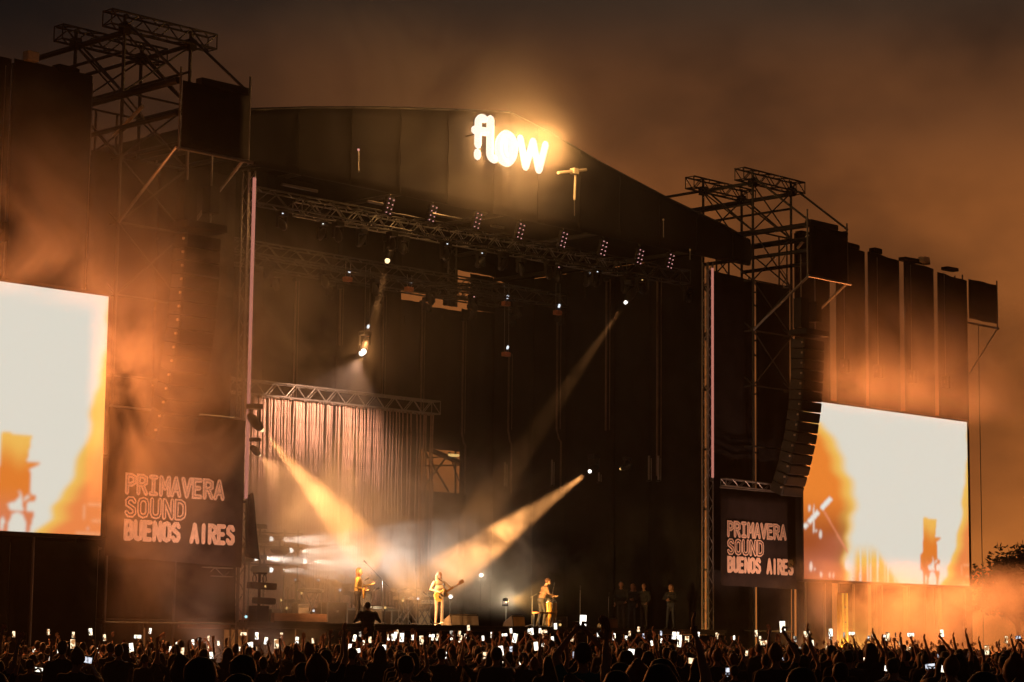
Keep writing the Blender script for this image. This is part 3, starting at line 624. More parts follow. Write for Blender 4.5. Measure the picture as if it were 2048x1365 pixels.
for i in range(4): sheet('cloth', (-29+i*3.0, -.2, 0), (-29+i*3.0+2.96, -.2, 0), (-29+i*3.0, -.2, 4.6), (-29+i*3.0+2.96, -.2, 4.6), BLACKCLOTH, sk, 8, 8, .04, 1.5, 90+i)
ls = thing('lower_screen', 'framed dark cloth below the left banner above a lit slot', 'panel', (-14.2, .1, 0))
sheet('cloth', (-16.6, .05, 2.45), (-11.7, .05, 2.35), (-16.55, .05, 4.15), (-11.7, .05, 4.25), BANNER, ls, 10, 8, .05, 1.2, 33)
tube('frame_pole', P(209, 1245, .0), P(216, 1065, .0), .035, STEEL, ls); tube('bottom_tube', P(207, 1245, 0), P(470, 1248, 0), .03, STEEL, ls)
box('pale_board', P(408, 1251, .1), (1.9, .1, .2), mat('plywood', (.45, .26, .17), .8), ls)
box('small_lamp', P(409, 1117, -.05), (.1, .08, .06), LED_AMB, ls, bev=0)
# yellow lit gap below the right screen, its light put into colour and glow
yl = thing('lit_column', 'bright yellow lit column in the gap below the right screen', 'column', (19.2, -.6, 0))
p = P(1690, 1240, -.6)
for dx in (-.13, .13): tube('tube', (p.x+dx, -.6, 0), (p.x+dx, -.6, P(1690, 1187, -.6).z), .05, mat('painted glow column', (.85, .5, .08), .5, emit=(1, .52, .06), es=.45, sample=False), yl)
sheet('lit_cloth', (p.x-.3, -.42, .1), (p.x+.34, -.42, .1), (p.x-.3, -.42, P(1690, 1187, -.42).z), (p.x+.34, -.42, P(1690, 1187, -.42).z), mat('painted glow cloth', (.80, .48, .10), .8), yl, 6, 6, .03, 2, 4)
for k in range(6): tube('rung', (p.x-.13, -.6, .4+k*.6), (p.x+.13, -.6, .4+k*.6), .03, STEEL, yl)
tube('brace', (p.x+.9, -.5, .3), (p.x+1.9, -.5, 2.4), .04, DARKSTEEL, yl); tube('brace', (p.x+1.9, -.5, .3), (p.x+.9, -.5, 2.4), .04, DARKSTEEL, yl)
lamp('column_light', 'POINT', (p.x-.1, -1.1, 1.6), 160, (1, .55, .1), yl, shadow_soft_size=.25)

# banners with drawn lettering
GL = {
 'P': [[(0, 0), (0, 1), (.35, 1), (.6, .9), (.6, .6), (.35, .48), (0, .48)]],
 'R': [[(0, 0), (0, 1), (.35, 1), (.6, .9), (.6, .62), (.35, .5), (0, .5)], [(.3, .5), (.62, 0)]],
 'I': [[(.3, 0), (.3, 1)]], 'J': [[(.3, 0), (.3, 1)], [(.08, 1), (.52, 1)], [(.08, 0), (.52, 0)]],
 'M': [[(0, 0), (0, 1)], [(.02, 1), (.32, .38)], [(.32, .38), (.62, 1)], [(.64, 1), (.64, 0)]], 'A': [[(0, 0), (.32, 1)], [(.32, 1), (.64, 0)], [(.13, .3), (.51, .3)]], 'V': [[(0, 1), (.32, 0)], [(.32, 0), (.64, 1)]],
 'E': [[(.56, 0), (0, 0), (0, 1), (.56, 1)], [(0, .52), (.46, .52)]],
 'S': [[(.58, .84), (.45, .98), (.18, .98), (.03, .84), (.05, .64), (.3, .52), (.56, .38), (.59, .16), (.44, .02), (.16, .02), (.01, .16)]],
 'O': [[(.3, 1), (.08, .93), (0, .75), (0, .25), (.08, .07), (.3, 0), (.52, .07), (.6, .25), (.6, .75), (.52, .93), (.3, 1)]],
 'U': [[(0, 1), (0, .22), (.1, .05), (.3, 0), (.5, .05), (.6, .22), (.6, 1)]], 'N': [[(0, 0), (0, 1)], [(.02, 1), (.58, 0)], [(.6, 0), (.6, 1)]],
 'D': [[(0, 0), (0, 1), (.32, 1), (.55, .87), (.6, .7), (.6, .3), (.55, .13), (.32, 0), (0, 0)]],
 'B': [[(0, 0), (0, 1), (.34, 1), (.54, .92), (.54, .6), (.34, .52), (0, .52)], [(.34, .52), (.6, .42), (.6, .1), (.36, 0), (0, 0)]]}
def dense(l):
    out = []
    for a, b_ in zip(l[:-1], l[1:]):
        n = max(1, int(math.hypot(b_[0]-a[0], b_[1]-a[1])/.2))
        out += [(a[0]+(b_[0]-a[0])*i/n, a[1]+(b_[1]-a[1])*i/n) for i in range(n)]
    return out+[l[-1]]
def banner(s_):
    side = 'left' if s_ < 0 else 'right'
    x0, x1 = (-16.75, -11.65) if s_ < 0 else (11.75, 16.95)
    t = thing('name_banner', 'dark banner reading PRIMAVERA SOUND BUENOS AIRES on the %s wing' % side, 'banner', ((x0+x1)/2, -.15, 4.2), 'festival banners')
    sheet('cloth', (x0, -.15, 4.25 if s_ < 0 else 4.1), (x1, -.15, 4.05), (x0, -.15, 8.6 if s_ < 0 else 7.8), (x1, -.15, 8.6 if s_ < 0 else 7.8), BANNER, t, 10, 8, .012, 1.2, 8)
    tube('top_tube', (x0, -.13, 8.65 if s_ < 0 else 7.85), (x1, -.13, 8.65 if s_ < 0 else 7.85), .035, STEEL, t)
    ox = -16.08 if s_ < 0 else 12.15; dz = 0 if s_ < 0 else -.12
    for text, zb, adv, w, kind in (('PRJMAVERA', 6.1, .412, .44, 'in'), ('SOUND', 5.42, .46, .48, 'out'), ('BUENOS AIRES', 4.74, .347, .36, 'solid')):
        H_ = .50; rr_ = .080 if kind != 'solid' else .076
        for i, ch in enumerate(text):
            if ch == ' ': continue
            def m2(l, y): return [Vector((ox+i*adv+q[0]*w, y, zb+.04+dz+q[1]*H_)) for q in dense(l)]
            L_ = strokes('letter', [m2(l, -.205-.003*q_) for q_, l in enumerate(GL[ch])], rr_, CREAM, t, 4, (NRM, .12), True)
            if kind == 'in': strokes('letter_inline', [m2(l, -.216-.001*q_) for q_, l in enumerate(GL[ch])], .0065, CREAMDK, L_, 4, (NRM, .5), True)
            if kind == 'out': strokes('letter_inline', [m2(l, -.216-.001*q_) for q_, l in enumerate(GL[ch])], .024, CREAMDK, L_, 4, (NRM, .2), True)
both(banner)

# ------------------------------------------------------------------ video screens
def sst(a, b, x): t_ = np.clip((x-a)/(b-a), 0, 1); return t_*t_*(3-2*t_)
def inpoly(x, y, poly):
    r_ = np.zeros(x.shape, bool); n = len(poly)
    for i in range(n):
        (xa, ya), (xb, yb) = poly[i], poly[(i+1) % n]
        if ya == yb: continue
        c = ((ya > y) != (yb > y)) & (x < (xb-xa)*(y-ya)/(yb-ya)+xa); r_ ^= c
    return r_
WHITE = np.array((.72, .68, .58)); YEL = np.array((.85, .50, .10)); ORG = np.array((.80, .22, .03)); DRK = np.array((.28, .055, .018)); PNK = np.array((.62, .20, .12))
def picture(u, v, xp, yp):
    """colours of the screen image; (xp, yp) photo pixels on the right screen"""
    cx, cy_ = (xp-1560)*3.25, (yp-780)*3.25
    c = np.tile(WHITE, (len(u), 1))
    def lay(w, col):
        nonlocal c
        c = c*(1-w[:, None])+col*w[:, None]
    # left: orange haze with a ragged boundary
    bx = np.interp(cy_, [0, 200, 215, 330, 450, 580, 690, 780, 870, 960, 1300], [100, 240, 285, 350, 405, 465, 470, 500, 470, 440, 450])+12*np.sin(cy_*.021)+7*np.sin(cy_*.043+1)
    lay(sst(40, -40, cx-bx), YEL); lay(sst(-20, -120, cx-bx), ORG)
    lay(sst(650, 1000, cy_)*sst(0, -60, cx-bx)*.85, DRK)
    n1 = .5+.28*np.sin(cx*.013+cy_*.009)+.22*np.sin(cy_*.023-cx*.006+2)
    lay(sst(900, 1000, cy_)*sst(0, -60, cx-bx)*.5*n1, PNK)
    # lower centre: orange foot of the haze with bright streaks
    w = sst(980, 1120, cy_)*sst(30, -30, cx-(620+(cy_-1020)*.58))*sst(-20, 30, cx-480)
    lay(w, YEL); lay(w*sst(1100, 1260, cy_), ORG*.9+PNK*.2)
    st = (np.sin(cx*.28)+np.sin(cx*.11+1) > .9); lay((w > .3)*st*.8, WHITE)
    # mic and bright glints
    dx, dy = 330-155, 705-895; L_ = math.hypot(dx, dy); s1 = ((cx-155)*dx+(cy_-895)*dy)/L_; s2 = np.abs((cx-155)*dy-(cy_-895)*dx)/L_
    lay(((s2 < 15) & (s1 > 0) & (s1 < L_) & ~((s1 > 30) & (s1 < 42)) & ~((s1 > 140) & (s1 < 165))).astype(float), np.array((.8, .78, .7)))
    dx, dy = 440-285, 1060-790; L_ = math.hypot(dx, dy); s1 = ((cx-285)*dx+(cy_-790)*dy)/L_; s2 = np.abs((cx-285)*dy-(cy_-790)*dx)/L_
    lay(((s2 < 5) & (s1 > 0) & (s1 < L_)).astype(float), np.array((.75, .25, .12)))
    for (a, b_, rx, ry) in ((200, 1150, 9, 32), (226, 1165, 6, 10), (265, 1200, 7, 20), (322, 1205, 5, 18), (347, 1208, 5, 18), (218, 840, 5, 100), (440, 1140, 20, 40), (190, 770, 8, 22), (235, 915, 7, 9), (262, 940, 10, 26)):
        lay((((cx-a)/rx)**2+((cy_-b_)/ry)**2 < 1).astype(float)*.9, np.array((.8, .7, .6)))
    # right part, taken from the left screen: crop space of its visible third
    X = (1-(1-u)*11.75*307/1095)*1095; bot = 1190+X*.03; Y = bot-v*2514
    bx = np.interp(Y, [-2600, -700, 0, 150, 350, 450, 600, 850, 930, 1060, 1250], [1120, 1080, 930, 940, 870, 800, 780, 660, 580, 560, 340])+14*np.sin(Y*.013)+6*np.sin(Y*.031)
    w = sst(-40, 50, X-bx); lay(w, YEL); lay(w*sst(20, 260, X-bx)*sst(-300, 300, Y), ORG*.75+PNK*.35)
    body = [(30, 230), (60, 195), (110, 190), (170, 220), (350, 215), (330, 350), (310, 480), (450, 500), (340, 560), (350, 640), (360, 830), (410, 820), (415, 880), (330, 900), (320, 980), (400, 1000), (350, 1230), (-40, 1230), (-40, 760), (20, 700), (35, 420)]
    b_ = inpoly(X, Y, body).astype(float); lay(b_, YEL*.9+ORG*.1); lay(b_*sst(230, 620, Y+40*np.sin(X*.02)), ORG*.92); lay(b_*sst(700, 1100, Y)*.6, PNK)
    for poly in ([(150, 1230), (140, 1130), (180, 1020), (240, 1000), (290, 1030), (325, 1110), (325, 1230)], [(125, 920), (190, 900), (240, 850), (265, 860), (290, 990), (180, 990), (140, 960)], [(228, 780), (245, 780), (270, 850), (255, 855)], [(290, 865), (340, 815), (345, 850), (300, 885)], [(60, 1185), (75, 1050), (100, 1050), (105, 1100), (95, 1185)], [(-40, 980), (5, 980), (20, 1050), (15, 1190), (-40, 1190)]):
        lay(inpoly(X, Y, poly).astype(float), WHITE)
    fr = ((np.abs(X-912) < 5) & (Y > 900) & (Y < 1060)) | ((np.abs(Y-905) < 5) & (X > 912)) | ((np.abs(Y-1075) < 6) & (X > 912)) | ((np.abs(Y-1200) < 8) & (X > 830)); lay(fr*.7, np.array((.9, .5, .28)))
    lay((((X-958)/10)**2+((Y-1155)/13)**2 < 1).astype(float), WHITE)
    return c
SCREENMAT = bpy.data.materials.new('lit video picture'); SCREENMAT.use_nodes = True
t = SCREENMAT.node_tree; t.nodes.clear(); at = N(t, 'ShaderNodeAttribute', _attribute_name='picture'); SCREENMAT.cycles.emission_sampling = 'NONE'; em = N(t, 'ShaderNodeEmission', Strength=1.0); out = N(t, 'ShaderNodeOutputMaterial')
t.links.new(at.outputs['Color'], em.inputs[0]); t.links.new(em.outputs[0], out.inputs[0])
def video_screen(s_):
    side = 'left' if s_ < 0 else 'right'
    Y = -1.0; a_, b_ = (P(213, 593, Y), P(205, 1072, Y)) if s_ < 0 else (P(1935, 845, Y), P(1938, 1173, Y))
    x1 = (a_.x+b_.x)/2; x0 = x1-11.75; z0, z1 = b_.z, a_.z
    t = thing('video_screen', 'huge bright video screen showing an orange and white stage picture, %s wing' % side, 'video screen', ((x0+x1)/2, Y, z0), 'video screens on the wings')
    nx, nz_ = 240, 150; us, vs_ = np.meshgrid(np.linspace(0, 1, nx+1), np.linspace(0, 1, nz_+1)); u, v = us.ravel(), vs_.ravel()
    xr = P(1936, 1000, Y).x; wx = xr-11.75+u*11.75; wz = P(1938, 1173, Y).z+v*(P(1935, 845, Y).z-P(1938, 1173, Y).z); pts = np.stack([wx, np.full_like(wx, Y), wz], 1)-np.array(CAM)
    dz_ = pts@np.array(FW); xp = 1024+F_PX*(pts@np.array(RT))/dz_; yp = 682.5-F_PX*(pts@np.array(UP))/dz_
    col = picture(u, v, xp, yp).reshape(nz_+1, nx+1, 3)
    for _ in range(2):
        c_ = np.pad(col, ((1, 1), (1, 1), (0, 0)), 'edge'); col = (c_[:-2, 1:-1]+c_[2:, 1:-1]+c_[1:-1, :-2]+c_[1:-1, 2:]+2*c_[1:-1, 1:-1])/6
    col = col.reshape(-1, 3)
    V = np.stack([x0+u*(x1-x0)-t.location.x, np.zeros_like(u), z0+v*(z1-z0)-t.location.z], 1)
    idx = np.arange((nx+1)*(nz_+1)).reshape(nz_+1, nx+1); Fq = np.stack([idx[:-1, :-1], idx[:-1, 1:], idx[1:, 1:], idx[1:, :-1]], -1).reshape(-1, 4)
    me = mesh(V.tolist(), Fq.tolist(), SCREENMAT, 'display'); ca = me.color_attributes.new('picture', 'FLOAT_COLOR', 'POINT')
    ca.data.foreach_set('color', np.concatenate([col, np.ones((len(u), 1))], 1).astype(np.float32).ravel())
    link('display', me, t)
    cx_ = (x0+x1)/2; zc = (z0+z1)/2
    box('cabinet', (cx_, Y+.2, zc), (x1-x0+.1, .32, z1-z0+.1), BLACKMETAL, t, bev=.002)
    for z, n_ in ((z0-.06, 'bottom_rail'), (z1+.06, 'top_rail')): box(n_, (cx_, Y+.15, z), (x1-x0+.16, .3, .1), BLACKMETAL, t, bev=.02)
    for k in range(1, 6): tube('back_post', (x0+(x1-x0)*k/6, Y+.45, .2), (x0+(x1-x0)*k/6, Y+.45, z1), .05, STEEL, t)
    lamp('screen_light', 'AREA', (cx_, Y-.08, zc+.4), SCREEN_W*(.72 if s_ < 0 else 1), (1, .26, .05), t, (cx_, -20, zc+.4), shape='RECTANGLE', size=x1-x0-.3, size_y=(z1-z0)*.85)
SCREEN_W = 6000
both(video_screen)

# ------------------------------------------------------------------ people
def capsule(p, q, r1, r2, n=10):
    return stroke([p, Vector(p)+(Vector(q)-Vector(p))*.5, q], [r1, (r1+r2)/2, r2], n)
def make_body(name, prims, voxel, mats, decim=None, fingers=()):
    """one continuous surface grown from tapered limbs; prims: (p, q, r1, r2, material slot)"""
    V, Fc = merge([capsule(p, q, a, b) for p, q, a, b, m_ in prims])
    me = mesh(V, Fc, None, name); o = link('tmp', me)
    md = o.modifiers.new('r', 'REMESH'); md.mode = 'VOXEL'; md.voxel_size = voxel
    sm_ = o.modifiers.new('s', 'SMOOTH'); sm_.factor = .5; sm_.iterations = 3
    if decim: dm = o.modifiers.new('d', 'DECIMATE'); dm.ratio = decim
    dg = bpy.context.evaluated_depsgraph_get(); ev = o.evaluated_get(dg); me2 = bpy.data.meshes.new_from_object(ev); bpy.data.objects.remove(o)
    me2.name = name
    n = len(me2.polygons); cen = np.empty(n*3); me2.polygons.foreach_get('center', cen); cen = cen.reshape(-1, 3)
    best = np.full(n, 1e9); idx = np.zeros(n, np.int32)
    for p, q, a, b, m_ in prims:
        p_, q_ = np.array(p), np.array(q); d = q_-p_; L = d@d+1e-12; t_ = np.clip(((cen-p_)@d)/L, 0, 1)
        dist = np.linalg.norm(cen-(p_+t_[:, None]*d), axis=1)-(a+(b-a)*t_)
        k = dist < best; best[k] = dist[k]; idx[k] = m_
    for m_ in mats: me2.materials.append(m_)
    if fingers:
        bm = bmesh.new(); bm.from_mesh(me2); k0 = len(bm.faces)
        for line, r_ in fingers:
            Vf, Ff = stroke(line, r_, 5); vv = [bm.verts.new(v) for v in Vf]
            for q in Ff:
                try: bm.faces.new([vv[i] for i in q])
                except ValueError: pass
        bm.to_mesh(me2); bm.free(); idx = np.concatenate([idx, np.ones(len(me2.polygons)-n, np.int32)])
    me2.polygons.foreach_set('material_index', idx); me2.polygons.foreach_set('use_smooth', np.ones(len(me2.polygons), bool)); me2.update()
    return me2
V3 = Vector
def hand(wrist, d, n, side, curl=.5, s=1.0):
    """palm prims and five finger lines; d along the hand, n palm normal, side towards the thumb"""
    d, n, side = d.normalized(), n.normalized(), side.normalized()
    palm = [(tuple(wrist), tuple(wrist+d*.07*s), .03*s, .034*s, 1), (tuple(wrist+d*.045*s-side*.018*s), tuple(wrist+d*.085*s+side*.02*s), .024*s, .024*s, 1)]
    fl = []
    for k, (o_, L) in enumerate(((.033, .075), (.012, .085), (-.010, .08), (-.031, .062))):
        a = wrist+d*.085*s+side*o_*s; b = a+(d*math.cos(curl*.7)+n*math.sin(curl*.7))*L*.5*s; c = b+(d*math.cos(curl*1.9)+n*math.sin(curl*1.9))*L*.5*s
        fl.append(([a-d*.02*s, a, b, c], .0095*s))
    a = wrist+d*.03*s+side*.03*s; b = a+(side*.7+d*.7)*.04*s; c = b+(d*.8+n*.45+side*.2)*.035*s
    fl.append(([a-side*.01*s, a, b, c], .011*s))
    return palm, fl
def figure(name, armR, armL, mats, voxel=.028, lean=0, legs=None, head_turn=0, hair='short', decim=None, curl=(.5, .5), head_fwd=.02, bulk=1.0):
    """standing figure facing +Y, feet at the origin; arm = (elbow, wrist) points. slots: 0 top, 1 skin, 2 hair, 3 trousers, 4 shoes"""
    pr = []; up = lambda z: lean*max(0, z-.95)
    def T(x, y, z): return (x, y+up(z), z)
    b_ = bulk
    pr += [(T(-.10, 0, 1.37), T(.10, 0, 1.37), .105*b_, .105*b_, 0), (T(-.09, .01, 1.22), T(.09, .01, 1.22), .118*b_, .118*b_, 0), (T(-.07, 0, 1.08), T(.07, 0, 1.08), .115*b_, .115*b_, 0), (T(-.08, 0, .95), T(.08, 0, .95), .12*b_, .12*b_, 3),
           (T(0, 0, 1.42), T(0, head_fwd*.5, 1.54), .062, .054, 1)]
    hc = V3(T(0, head_fwd, 1.635)); f_ = V3((math.sin(head_turn), math.cos(head_turn), 0))
    pr += [(tuple(hc+V3((0, 0, .03))), tuple(hc+V3((0, 0, -.025))+f_*.02), .092, .075, 1), (tuple(hc+f_*.045+V3((0, 0, -.06))), tuple(hc+f_*.05+V3((0, 0, -.075))), .048, .042, 1)]
    rt_ = V3((f_.y, -f_.x, 0))
    pr += [(tuple(hc+f_*.09+V3((0, 0, .0))), tuple(hc+f_*.108+V3((0, 0, -.025))), .012, .017, 1)]
    for k in (-1, 1): pr += [(tuple(hc+rt_*k*.082+V3((0, 0, .005))), tuple(hc+rt_*k*.084+V3((0, 0, -.03))), .018, .014, 1)]
    hb = hc-f_*.022+V3((0, 0, .045))
    pr += [(tuple(hb), tuple(hb-f_*.02+V3((0, 0, -.03))), .096, .09, 2)]
    if hair == 'long':
        for k in (-1, 0, 1): pr += [(tuple(hc-f_*.05+rt_*k*.06), tuple(hc-f_*.06+rt_*k*.085+V3((0, 0, -.24))), .06, .045, 2)]
    if hair == 'bun': pr += [(tuple(hc-f_*.08+V3((0, 0, .11))), tuple(hc-f_*.09+V3((0, 0, .12))), .05, .05, 2)]
    if hair == 'cap': pr += [(tuple(hb+f_*.08+V3((0, 0, .0))), tuple(hb+f_*.16+V3((0, 0, -.02))), .045, .03, 2)]
    fl = []
    for k, (arm, cu) in enumerate(((armR, curl[0]), (armL, curl[1]))):
        s_ = 1 if k == 0 else -1
        sh = V3(T(.19*s_*b_, 0, 1.405)); el, wr = V3(arm[0]), V3(arm[1])
        sleeve = 0 if len(arm) < 3 or not arm[2] else 1
        pr += [(tuple(sh), tuple(sh+(el-sh)*.5), .068*b_, .054, 0), (tuple(sh+(el-sh)*.45), tuple(el), .053, .043, sleeve), (tuple(el), tuple(wr), .043, .029, sleeve if len(arm) < 4 else 0)]
        d = (wr-el); n_ = V3((-s_, .4, 0)) if abs(d.z) > .6*d.length else V3((0, 0, -1)); side = d.cross(n_)*(-s_)
        if side.length < 1e-3: side = V3((0, 1, 0))
        p_, f2 = hand(wr, d, side.cross(d)*s_, side, cu); pr += p_; fl += f2
    lg = legs or (((.10, .02, .52), (.11, -.01, .09)), ((-.10, .02, .52), (-.11, -.01, .09)))
    for s_, (kn, an) in zip((1, -1), lg):
        hp = (.088*s_, 0, .92); pr += [(hp, kn, .088*b_, .06, 3), (kn, an, .058, .042, 3), ((an[0], an[1]-.02, .05), (an[0]*1.1, an[1]+.15, .04), .045, .038, 4)]
    return make_body(name, pr, voxel, mats, decim, fl)
SHOES = mat('shoes', (.03, .03, .03), .6)
def cloth_mat(n, c): return mat(n, c, .85, 0, .2, 6)
DK = cloth_mat('dark cotton', (.012, .013, .015)); DK2 = cloth_mat('charcoal cotton', (.022, .021, .022)); BRN = cloth_mat('brown cotton', (.028, .02, .016)); TEAL = cloth_mat('teal cotton', (.01, .10, .12)); JEAN = cloth_mat('dark denim', (.025, .03, .045)); GREY = cloth_mat('grey cotton', (.12, .11, .11))
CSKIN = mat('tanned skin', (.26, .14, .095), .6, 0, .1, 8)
# ---- performers
def place(me, name, label, loc, facing, scale=1.0, cat='person', group=None):
    o = link(name, me); o.location = loc; o.rotation_euler = (0, 0, facing-math.pi/2); o.scale = (scale,)*3
    return tag(o, label, cat, group)
CREAMC = cloth_mat('cream shirt', (.50, .44, .38)); PALEC = cloth_mat('pale trousers', (.30, .26, .24)); OCHRE = cloth_mat('ochre jacket', (.50, .34, .10)); DKT = cloth_mat('dark trousers', (.04, .035, .035)); BRC = cloth_mat('rust shirt', (.20, .11, .07))
FRONT = -math.pi/2
spos = P(877, 1250, .3); spos.z = ZF
me = figure('singer', ((.36, .02, 1.17), (.20, .26, 1.08)), ((-.40, .12, 1.22), (-.50, .34, 1.34)), [CREAMC, SKIN, HAIRG, PALEC, SHOES], .018, 0, None, 0, 'long', curl=(1.0, 1.2))
singer = place(me, 'person', 'singer with long fair hair in pale clothes playing a guitar at centre stage', spos, FRONT-.15, 1.02)
gpos = P(714, 1245, 1.2); gpos.z = ZF
me = figure('guitarist', ((.35, -.02, 1.16), (.17, .24, 1.06)), ((-.36, .16, 1.20), (-.46, .40, 1.26)), [OCHRE, SKIN, HAIRB, DKT, SHOES], .018, .04, None, 0, 'long', curl=(1.0, 1.2))
guitarist = place(me, 'person', 'guitarist with brown hair in an ochre jacket playing left of the singer', gpos, FRONT+.75, 1.05)
ppos = P(1082, 1254, 1.0); ppos.z = ZF
me = figure('percussionist', ((.30, .16, 1.20), (.22, .42, 1.12)), ((-.30, .14, 1.18), (-.18, .42, 1.10)), [BRC, SKIN, HAIRB, DKT, SHOES], .018, .30, (((.12, .1, .52), (.15, .02, .09)), ((-.10, .02, .52), (-.12, -.12, .09))), 0, 'short', curl=(.6, .6), head_fwd=.06)
percussionist = place(me, 'person', 'percussionist in a dark vest bent over the congas', ppos, FRONT+1.15, 1.0)
tag(sheet('vest', ppos+V3((-.14, -.06, .98)), ppos+V3((.14, -.20, .98)), ppos+V3((-.05, -.10, 1.34)), ppos+V3((.19, -.20, 1.34)), CREAMC, None, 5, 6, .012, 1, 3), 'pale open shirt front worn by the percussionist', 'shirt') if False else None
dpos = P(691, 1190, 6.5)
me = figure('drummer', ((.36, .14, 1.16), (.26, .38, 1.24)), ((-.36, .14, 1.16), (-.24, .38, 1.22)), [GREY, SKIN, HAIRB, DKT, SHOES], .022, .05, (((.16, .40, .86), (.16, .40, .42)), ((-.16, .40, .86), (-.16, .40, .42))), 0, 'short')
RISER = .6
drummer = place(me, 'person', 'drummer seated behind the drum kit in the smoke left of the singer', (dpos.x, 6.5, ZF+RISER-.36), FRONT+.2, 1.0)
cpos = P(735, 1300, -2.0)
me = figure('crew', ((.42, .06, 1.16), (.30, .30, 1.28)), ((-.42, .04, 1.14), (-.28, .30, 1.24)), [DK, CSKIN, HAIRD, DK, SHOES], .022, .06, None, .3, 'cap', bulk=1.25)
PLZ = P(735, 1208, -2.0).z-1.74
crew = place(me, 'person', 'crew member in black standing on a riser before the stage with a camera', (cpos.x, -2.0, PLZ), math.pi/2-.4, 1.02)
t = thing('camera_riser', 'small black riser in the pit under the crew member in black', 'riser', (cpos.x, -2.0, 0))
box('top', (cpos.x, -2, PLZ-.04), (1.2, 1.0, .08), BLACKMETAL, t)
for dx in (-.55, .55):
    for dy in (-.45, .45): tube('leg', (cpos.x+dx, -2+dy, 0), (cpos.x+dx, -2+dy, PLZ-.08), .03, BLACKMETAL, t)
t = thing('video_camera', 'black video camera held by the crew member in the pit', 'camera', (cpos.x+.2, -1.7, PLZ+1.25)); box('body', (cpos.x+.2, -1.68, PLZ+1.3), (.18, .34, .2), BLACKMETAL, t); tube('lens', (cpos.x+.2, -1.5, PLZ+1.3), (cpos.x+.2, -1.32, PLZ+1.3), .06, BLACKMETAL, t); box('handle', (cpos.x+.2, -1.68, PLZ+1.44), (.04, .2, .04), BLACKMETAL, t)
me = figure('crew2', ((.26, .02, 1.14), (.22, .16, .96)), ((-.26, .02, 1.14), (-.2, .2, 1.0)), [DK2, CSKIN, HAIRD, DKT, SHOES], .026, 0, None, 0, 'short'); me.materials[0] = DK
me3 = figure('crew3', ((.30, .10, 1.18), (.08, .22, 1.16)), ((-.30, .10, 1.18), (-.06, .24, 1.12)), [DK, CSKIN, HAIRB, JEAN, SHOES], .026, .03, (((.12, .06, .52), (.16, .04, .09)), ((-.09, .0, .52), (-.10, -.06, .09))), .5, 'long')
for x, y, s_, w in ((1242, 1182, 1.0, 'leftmost of the dim onlookers at the right side of the stage'), (1265, 1172, 1.03, 'second of the dim onlookers at the right side of the stage'), (1288, 1176, 1.0, 'third of the dim onlookers at the right side of the stage'), (1342, 1180, 1.02, 'dim onlooker nearest the right mast')):
    q = PX(x, 1250, {1242: 8.6, 1265: 10.4, 1288: 9.7, 1342: 10.2}[x]); place(me if x in (1242, 1288) else me3, 'person', w, (q.x, q.y, ZF), math.pi+.3+random.uniform(-.9, .9), s_*random.uniform(.94, 1.05), group='onlookers at the side of the stage')

# ---- instruments
def guitar(person, label, body_col, ang, off, s=1.0):
    """electric guitar across the player's body; neck towards the player's left"""
    R = Matrix.Rotation(person.rotation_euler.z, 4, 'Z'); t = thing('electric_guitar', label, 'guitar', Vector(person.location)+R.to_3x3()@Vector(off))
    t.rotation_euler = (0, 0, person.rotation_euler.z); M_ = mat(label[:12]+' finish', body_col, .3, 0, .08, 4)
    prof = [(.23, .03), (.17, .13), (.05, .10), (-.04, .11), (-.16, .17), (-.25, .12), (-.28, 0), (-.24, -.13), (-.14, -.17), (-.03, -.12), (.06, -.11), (.16, -.15), (.24, -.12), (.19, -.04)]
    Rr = Matrix.Rotation(ang, 4, 'Y')
    def L(x, y, z): return Rr@Vector((-x*s, y*s, z*s))       # neck points to -X locally (player's left)
    n = len(prof); V = [L(x, -.022, z) for x, z in prof]+[L(x, .022, z) for x, z in prof]
    Fc = [tuple(range(n)), tuple(range(2*n-1, n-1, -1))]+[(i, n+i, n+(i+1) % n, (i+1) % n) for i in range(n)]
    gb = link('body', mesh(V, Fc, M_, 'guitar_body'), t)
    def bx(nm, x0, x1, y0, y1, z0, z1, mm, par=None):
        V = [L(x, y, z) for x in (x0, x1) for y in (y0, y1) for z in (z0, z1)]
        return link(nm, mesh(V, [(0, 1, 3, 2), (4, 6, 7, 5), (0, 4, 5, 1), (2, 3, 7, 6), (0, 2, 6, 4), (1, 5, 7, 3)], mm, nm), par or t)
    bx('neck', .18, .74, -.0, .03, -.028, .028, WOOD); hs_ = bx('headstock', .74, .92, -.005, .022, -.045, .06, WOOD); bx('pickguard', -.12, .14, .022, .026, -.10, .04, PALE, gb); bx('bridge', -.16, -.12, .022, .04, -.04, .04, CHROME, gb)
    for k in range(2): bx('pickup', -.05+k*.1, -.02+k*.1, .026, .036, -.04, .04, BLACKMETAL, gb)
    for k in range(3): bx('tuner', .77+k*.045, .785+k*.045, 0, .015, .06, .085, CHROME, hs_)
    return t
guitar(singer, 'yellow guitar with its neck raised, held by the singer', (.80, .55, .16), rad(28), (.03, .20, 1.03), 1.1)
guitar(guitarist, 'amber guitar held level by the guitarist on the left', (.70, .38, .08), rad(10), (.0, .22, 1.04), 1.1)
